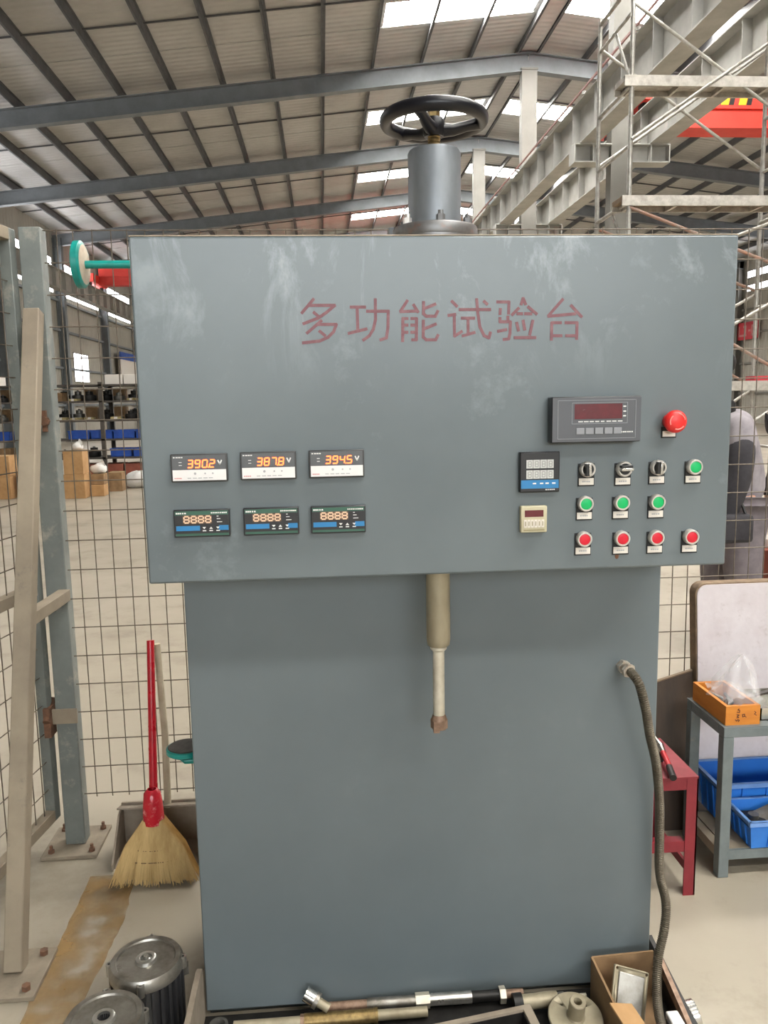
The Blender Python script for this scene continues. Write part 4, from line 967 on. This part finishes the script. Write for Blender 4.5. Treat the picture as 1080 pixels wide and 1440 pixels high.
# cardboard box with steel cover plate
t = thing('parts_carton', 'worn open cardboard box of steel parts in the tray corner', 'box', (.415, .10, .008), -.0)
for (a, b_, h0, h1) in (((-.062, .085), (-.050, -.16), .105, .075), ((-.062, .085), (.078, .085), .105, .11), ((-.050, -.16), (.078, -.16), .06, .06)):
    q = MB(); A, Bv = Vector((*a, 0)), Vector((*b_, 0)); n_ = (Bv-A).normalized().cross(Vector((0, 0, 1)))*.0025
    q._add([A-n_, A+n_, Bv+n_, Bv-n_, A-n_+Vector((0, 0, h0)), A+n_+Vector((0, 0, h0)), Bv+n_+Vector((0, 0, h1)), Bv-n_+Vector((0, 0, h1))], [(0, 1, 2, 3), (4, 7, 6, 5), (0, 4, 5, 1), (1, 5, 6, 2), (2, 6, 7, 3), (3, 7, 4, 0)]); q.build('carton_side', 'cardboard_old', t)
MB().bb(-.058, .075, -.155, .082, 0, .004).build('carton_floor', 'cardboard_old', t)
MB().box((-.035, -.085, .085), (.06, .09, .003), (.2, .35, .3)).build('flap', 'cardboard', t)
t = thing('cover_plate', 'square cast aluminium cover plate leaning inside the cardboard box', 'plate', (.411, .115, .012))
Rp = Euler((-.55, .28, -.1)).to_matrix()
q = MB(); q.box((0, 0, .062), (.078, .010, .10), Rp); plate_body = q.build('plate_body', 'dusty_rod', t, bevel=.003)
q = MB(); q.box(Vector((0, 0, .062))+Rp @ Vector((0, -.006, 0)), (.058, .004, .078), Rp); q.build('plate_recess', 'aluminium', t, bevel=.002)
q = MB()
for sx in (-1, 1):
    for sz in (-1, 1): c_ = Vector((0, 0, .062))+Rp @ Vector((sx*.033, 0, sz*.044)); q.cyl(c_+Rp @ Vector((0, .02, 0)), c_-Rp @ Vector((0, .02, 0)), .0032, n=12)
drill(plate_body, q)
t = thing('bracket_block', 'pale painted steel block beside the hose end', 'block', (.478, .03, .0125))
MB().bb(-.014, .012, -.03, .022, 0, .07).build('block_body', 'bag_white', t, bevel=.003); MB().bb(-.017, -.0155, -.02, .012, .02, .06).build('block_slot', 'part_dark', t)
t = thing('steel_channel', 'rusty steel bar leaning along the tray side', 'bar', (.5025, .07, .008))
q = MB(); q.beam((.0, -.06, .052), (.0, .12, .10), .010, .022); q.build('bar_body', 'rusty_nut', t); MB().bb(-.007, .008, -.10, -.055, .0, .065).build('end_block', 'dustpan', t)
t = thing('bearing_roll', 'bright steel roller standing outside the tray', 'roller', (.545, .10, 0))
Rr = Matrix.Rotation(PI/2-.25, 3, 'Y')
q = MB(); q.lathe([(.010, -.012), (.026, -.012), (.028, -.010), (.028, .010), (.026, .012), (.010, .012)], (0, 0, .028), 32, Rr, True); q.build('roller_body', 'chrome', t)
q = MB(); q.lathe([(.0285, -.013), (.030, -.011), (.030, -.008), (.0282, -.007)], (0, 0, .028), 32, Rr); q.build('roller_rim', 'part_dark', t)

# ================================================================== RIGHT SIDE: STAND, TABLE, BINS, BOARDS
t = thing('welding_stand', 'red painted steel stand with angle frame beside the bench', 'stand', (.67, .66, 0))
x0, x1, y0, y1, H = -.085, .092, -.122, .125, .34; a = .032
for (x, y) in ((x0, y0), (x1-a, y0), (x0, y1-a), (x1-a, y1-a)):
    q = MB(); q.bb(x, x+a, y, y+.004, 0, H-.004) if y < 0 else q.bb(x, x+a, y+a-.004, y+a, 0, H-.004)
    q.bb(x+a-.004, x+a, y, y+a, 0, H-.004) if x > 0 else q.bb(x, x+.004, y, y+a, 0, H-.004); q.build('leg', 'red_paint', t)
MB().bb(x0, x1, y0, y1, H-.004, H+.002).build('top_plate', 'red_paint', t)
q = MB(); q.bb(x0, x1-a, y0+.001, y0+.006, H-.034, H-.004); q.build('front_apron', 'red_paint', t)
MB().bb(x0, x1-a, y0+.002, y0+.03, .128, .158).build('cross_rail', 'red_paint', t)
MB().bb(x1-.012, x1-.004, y0+a, y1-a, .05, .075).build('side_rail', 'red_paint', t)
MB().bb(-.055, -.015, y0-.004, y0+.004, H-.055, H-.03).build('clamp_tab', 'red_paint', t)
t = thing('locking_pliers', 'locking pliers with red grip clamped on the red stand', 'pliers', (.690, .64, .342))
MB().bb(-.03, .016, -.012, .05, 0, .022).build('pivot_block', 'part_dark', t, bevel=.004)
MB().tube([(-.028, .085, .022), (-.004, .05, .046), (.012, .012, .038), (.012, -.01, .028)], [.007, .011, .012, .009], 10).build('jaw', 'chrome', t)
MB().tube([(-.04, .07, .034), (-.018, .05, .062), (.002, .022, .058), (.012, .006, .044)], [.005, .006, .006, .005], 8).build('upper_jaw', 'chrome', t)
MB().tube([(.012, -.006, .030), (.008, -.04, .024), (.002, -.075, .018)], [.008, .008, .008], 10).build('grip', 'plier_red', t)
MB().tube([(.002, -.073, .018), (-.008, -.122, .0105)], [.009, .0095], 10).build('grip_end', 'part_dark', t)
# work table
t = thing('work_table', 'small grey steel work table carrying the orange wooden box', 'table', (.862, .604, 0))
TX1, TY1, TH, a = .62, .225, .445, .030
for (x, y) in ((0, 0), (TX1-a, 0), (0, TY1-a), (TX1-a, TY1-a)):
    MB().bb(x, x+a, y, y+a, 0, TH-.03).build('leg', 'table_paint', t, bevel=.002)
for (b0, b1) in (((0, 0), (TX1, a)), ((0, TY1-a), (TX1, TY1))): MB().bb(b0[0], b1[0], b0[1], b1[1], TH-.03, TH-.004).build('apron', 'table_paint', t, bevel=.002)
for x in (0, TX1-a): MB().bb(x, x+a, a, TY1-a, TH-.03, TH-.004).build('apron', 'table_paint', t, bevel=.002)
MB().bb(0, TX1, 0, TY1, TH-.004, TH).build('table_top', 'table_paint', t)
MB().bb(a, TX1-a, .004, a-.004, .052, .08).build('lower_rail', 'table_paint', t); MB().bb(a, TX1-a, TY1-a+.004, TY1-.004, .052, .08).build('lower_rail', 'table_paint', t)
for x in (0.003, TX1-a+.003): MB().bb(x, x+.024, a, TY1-a, .052, .08).build('lower_rail', 'post_dusty', t)
MB().bb(.03, TX1-.03, .012, TY1-.012, .078, .082).build('lower_shelf', 'post_dusty', t)
# wooden box on the table
t = thing('wooden_box', 'orange wooden box with dark handwriting on its end, on the grey table', 'box', (.872, .618, .445))
W_, D_, H_ = .098, .196, .055; e = .010
MB().bb(0, W_, 0, e, 0, H_).build('end_board', 'wood_orange', t); MB().bb(0, W_, D_-e, D_, 0, H_).build('end_board', 'wood_orange', t)
MB().bb(0, e, e, D_-e, 0, H_).build('side_board', 'wood_orange', t); MB().bb(W_-e, W_, e, D_-e, 0, H_).build('side_board', 'wood_orange', t); MB().bb(e, W_-e, e, D_-e, 0, .005).build('bottom_board', 'wood_orange', t)
q = MB()
sx, sz = .0275, .010
for st in ([(.0, .006), (.004, .002), (.008, .006), (.012, .004), (.009, .0)], [(.004, .012), (.010, .012), (.005, .016), (.011, .019), (.004, .021)], [(.004, .028), (.011, .026), (.012, .032), (.006, .034), (.010, .037)], [(.021, .013), (.027, .015), (.026, .021), (.020, .020), (.021, .013)], [(.026, .016), (.031, .012)]):
    ribbon(q, [(sx+u, sz+v) for u, v in st], .0022, -.0006, .0002)
ribbon(q, [(.082, .038), (.086, .034), (.082, .030), (.088, .026)], .002, -.0006, .0002)
q.build('handwriting', 'ink', t)['kind'] = 'stuff'
for i, (x, y, z, r) in enumerate(((.03, .05, .02, .3), (.055, .09, .028, 1.0), (.04, .13, .022, 2.0))):
    k = thing('steel_clip', ['dark steel clip at the front of the orange box', 'grey steel clip in the middle of the orange box', 'dark steel clip at the back of the orange box'][i], 'clip', (.872+x, .618+y, .445+.006), r)
    MB().bb(-.026, .026, -.010, .010, .0, z).build('clip_body', 'part_dark' if i != 1 else 'part_steel', k, bevel=.003); MB().cyl((-.012, -.012, z), (.018, .012, z+.014), .005, n=8).build('clip_pin', 'part_steel', k)
# clear plastic bag standing in the box
rnd = random.Random(11); q = MB(); n, mm = 26, 14; vs = []; fs = []
for i in range(mm+1):
    u = i/mm; rr = .060*(1-u)**.7+.004; zz = .118*u
    for k in range(n):
        a = 2*PI*k/n; fold = 1+.30*math.sin(5*a+3*u)*(.3+u)+.16*math.sin(9*a-5*u)+rnd.uniform(-.05, .05)
        vs.append((rr*fold*math.cos(a)*1.0+.018*u, rr*fold*math.sin(a)*1.15, zz+rnd.uniform(-.003, .003)))
for i in range(mm):
    for k in range(n): fs.append((i*n+k, i*n+(k+1) % n, (i+1)*n+(k+1) % n, (i+1)*n+k))
t = thing('clear_bag', 'crumpled clear plastic bag standing up in the orange wooden box', 'bag', (.938, .70, .4985)); q._add(vs, fs); q.build('film', 'plastic_film', t, angle=75)
q = MB(); vs = []; fs = []
for i in range(9):
    for k in range(9): vs.append((-.05+.012*k, -.07+.018*i, .02+rnd.uniform(-.008, .012)-.004*abs(k-4)))
for i in range(8):
    for k in range(8): fs.append((i*9+k, i*9+k+1, (i+1)*9+k+1, (i+1)*9+k))
q._add(vs, fs); q.build('loose_film', 'plastic_film', t, angle=75)
t = thing('steel_tin', 'bright metal tray of dark parts beside the orange wooden box', 'tray', (.985, .64, .445))
q = MB(); q.bb(0, .14, 0, .15, 0, .003); q.bb(0, .14, 0, .003, 0, .035); q.bb(0, .14, .147, .15, 0, .035); q.bb(0, .003, 0, .15, 0, .035); q.bb(.137, .14, 0, .15, 0, .035); q.build('tray_shell', 'chrome', t)
q = MB(); q.beam((.02, .12, .02), (.10, .05, .075), .03, .006); q.build('sheet_offcut', 'part_steel', t)
# blue bins under the table
def bin_(loc, w, d, h, label):
    t = thing('storage_bin', label, 'bin', loc); tp = .012; e = .004
    def side(p, q_): pass
    outer0 = [(tp, tp), (w-tp, tp), (w-tp, d-tp), (tp, d-tp)]; outer1 = [(0, 0), (w, 0), (w, d), (0, d)]
    mb = MB(); vs = [(x, y, 0) for x, y in outer0]+[(x, y, h) for x, y in outer1]
    i0 = [(tp+e, tp+e), (w-tp-e, tp+e), (w-tp-e, d-tp-e), (tp+e, d-tp-e)]; i1 = [(e, e), (w-e, e), (w-e, d-e), (e, d-e)]
    vs += [(x, y, e) for x, y in i0]+[(x, y, h) for x, y in i1]
    fs = [(0, 3, 2, 1)]+[(i, (i+1) % 4, 4+(i+1) % 4, 4+i) for i in range(4)]+[(8, 9, 10, 11)]+[(8+i, 12+i, 12+(i+1) % 4, 8+(i+1) % 4) for i in range(4)]+[(4+i, 4+(i+1) % 4, 12+(i+1) % 4, 12+i) for i in range(4)]
    mb._add(vs, fs); mb.build('bin_shell', 'bin_blue', t)
    r = MB(); o = .006
    r.bb(-o, w+o, -o, e, h-.012, h+.002); r.bb(-o, w+o, d-e, d+o, h-.012, h+.002); r.bb(-o, e, -o, d+o, h-.012, h+.002); r.bb(w-e, w+o, -o, d+o, h-.012, h+.002); r.build('bin_rim', 'bin_rim', t, bevel=.002)
    for k in range(3):
        x = w*(.25+.25*k); MB().beam((x, tp-.001, .004), (x, 0, h-.014), .006, .006, (0, -1, 0)).build('rib', 'bin_blue', t)
    for k in range(3):
        y = d*(.25+.25*k); MB().beam((tp-.001, y, .004), (0, y, h-.014), .006, .006, (-1, 0, 0)).build('rib', 'bin_blue', t)
    return t
bin_((.945, .595, .083), .24, .13, .085, 'blue plastic bin of dark parts on the lower table shelf, nearer the table front')
bin_((.925, .738, .083), .30, .155, .125, 'tall blue plastic bin at the back of the lower table shelf')
k = thing('steel_offcut', 'grey sheet steel offcut lying in the blue parts bin', 'offcut', (1.06, .66, .10))
MB().box((0, 0, .055), (.12, .075, .003), (.15, -.25, .2)).build('offcut_sheet', 'aluminium', k); MB().box((.03, .0, .047), (.06, .09, .004), (.0, .2, .5)).build('offcut_strip', 'part_steel', k)
k = thing('dark_casting', 'black oily casting in the blue parts bin', 'casting', (.99, .66, .09)); MB().bb(-.03, .035, -.045, .045, 0, .055).build('casting_body', 'part_dark', k, bevel=.008); MB().cyl((0, 0, .05), (0, .0, .066), .015, n=14).build('casting_boss', 'part_steel', k)
# white foam board
t = thing('foam_board', 'thick pinkish white foam board with rounded brown edged corner behind the table', 'board', (.95, .93, 0))
def rounded(x0, x1, z0, z1, r):
    P = []
    for (cx, cz, a0) in ((x1-r, z1-r, 0), (x0+r, z1-r, PI/2), (x0+.01, z0+.01, PI), (x1-.01, z0+.01, 1.5*PI)):
        rr = r if cz > .4 else .01
        for k in range(7): a = a0+PI/2*k/6; P.append((cx+rr*math.cos(a), cz+rr*math.sin(a)))
    return P
tl = lambda a, b, d: (a-.035+.035*(1-b/.78), d, b)
MB().prism(rounded(.004, .66, .004, .772, .032), tl, -.022, -.018).build('front_skin', 'foam_white', t)
MB().prism(rounded(0, .664, 0, .776, .034), tl, -.018, .022).build('core', 'foam_edge', t)
# dark sheet leaning behind the red stand
t = thing('hardboard_sheet', 'dark brown sheet leaning between the bench and the foam board', 'sheet', (.62, .86, 0))
q = MB(); q._add([(0, 0, 0), (.305, 0, 0), (.305, .07, .492), (0, .07, .405), (0, .008, 0), (.305, .008, 0), (.305, .078, .492), (0, .078, .405)], [(0, 1, 2, 3), (4, 7, 6, 5), (0, 4, 5, 1), (1, 5, 6, 2), (2, 6, 7, 3), (3, 7, 4, 0)]); q.build('sheet_body', 'dark_sheet', t)
q = MB(); q.beam((0, .074, .407), (.305, .074, .494), .012, .004); q.build('frayed_edge', 'oily_wood', t)
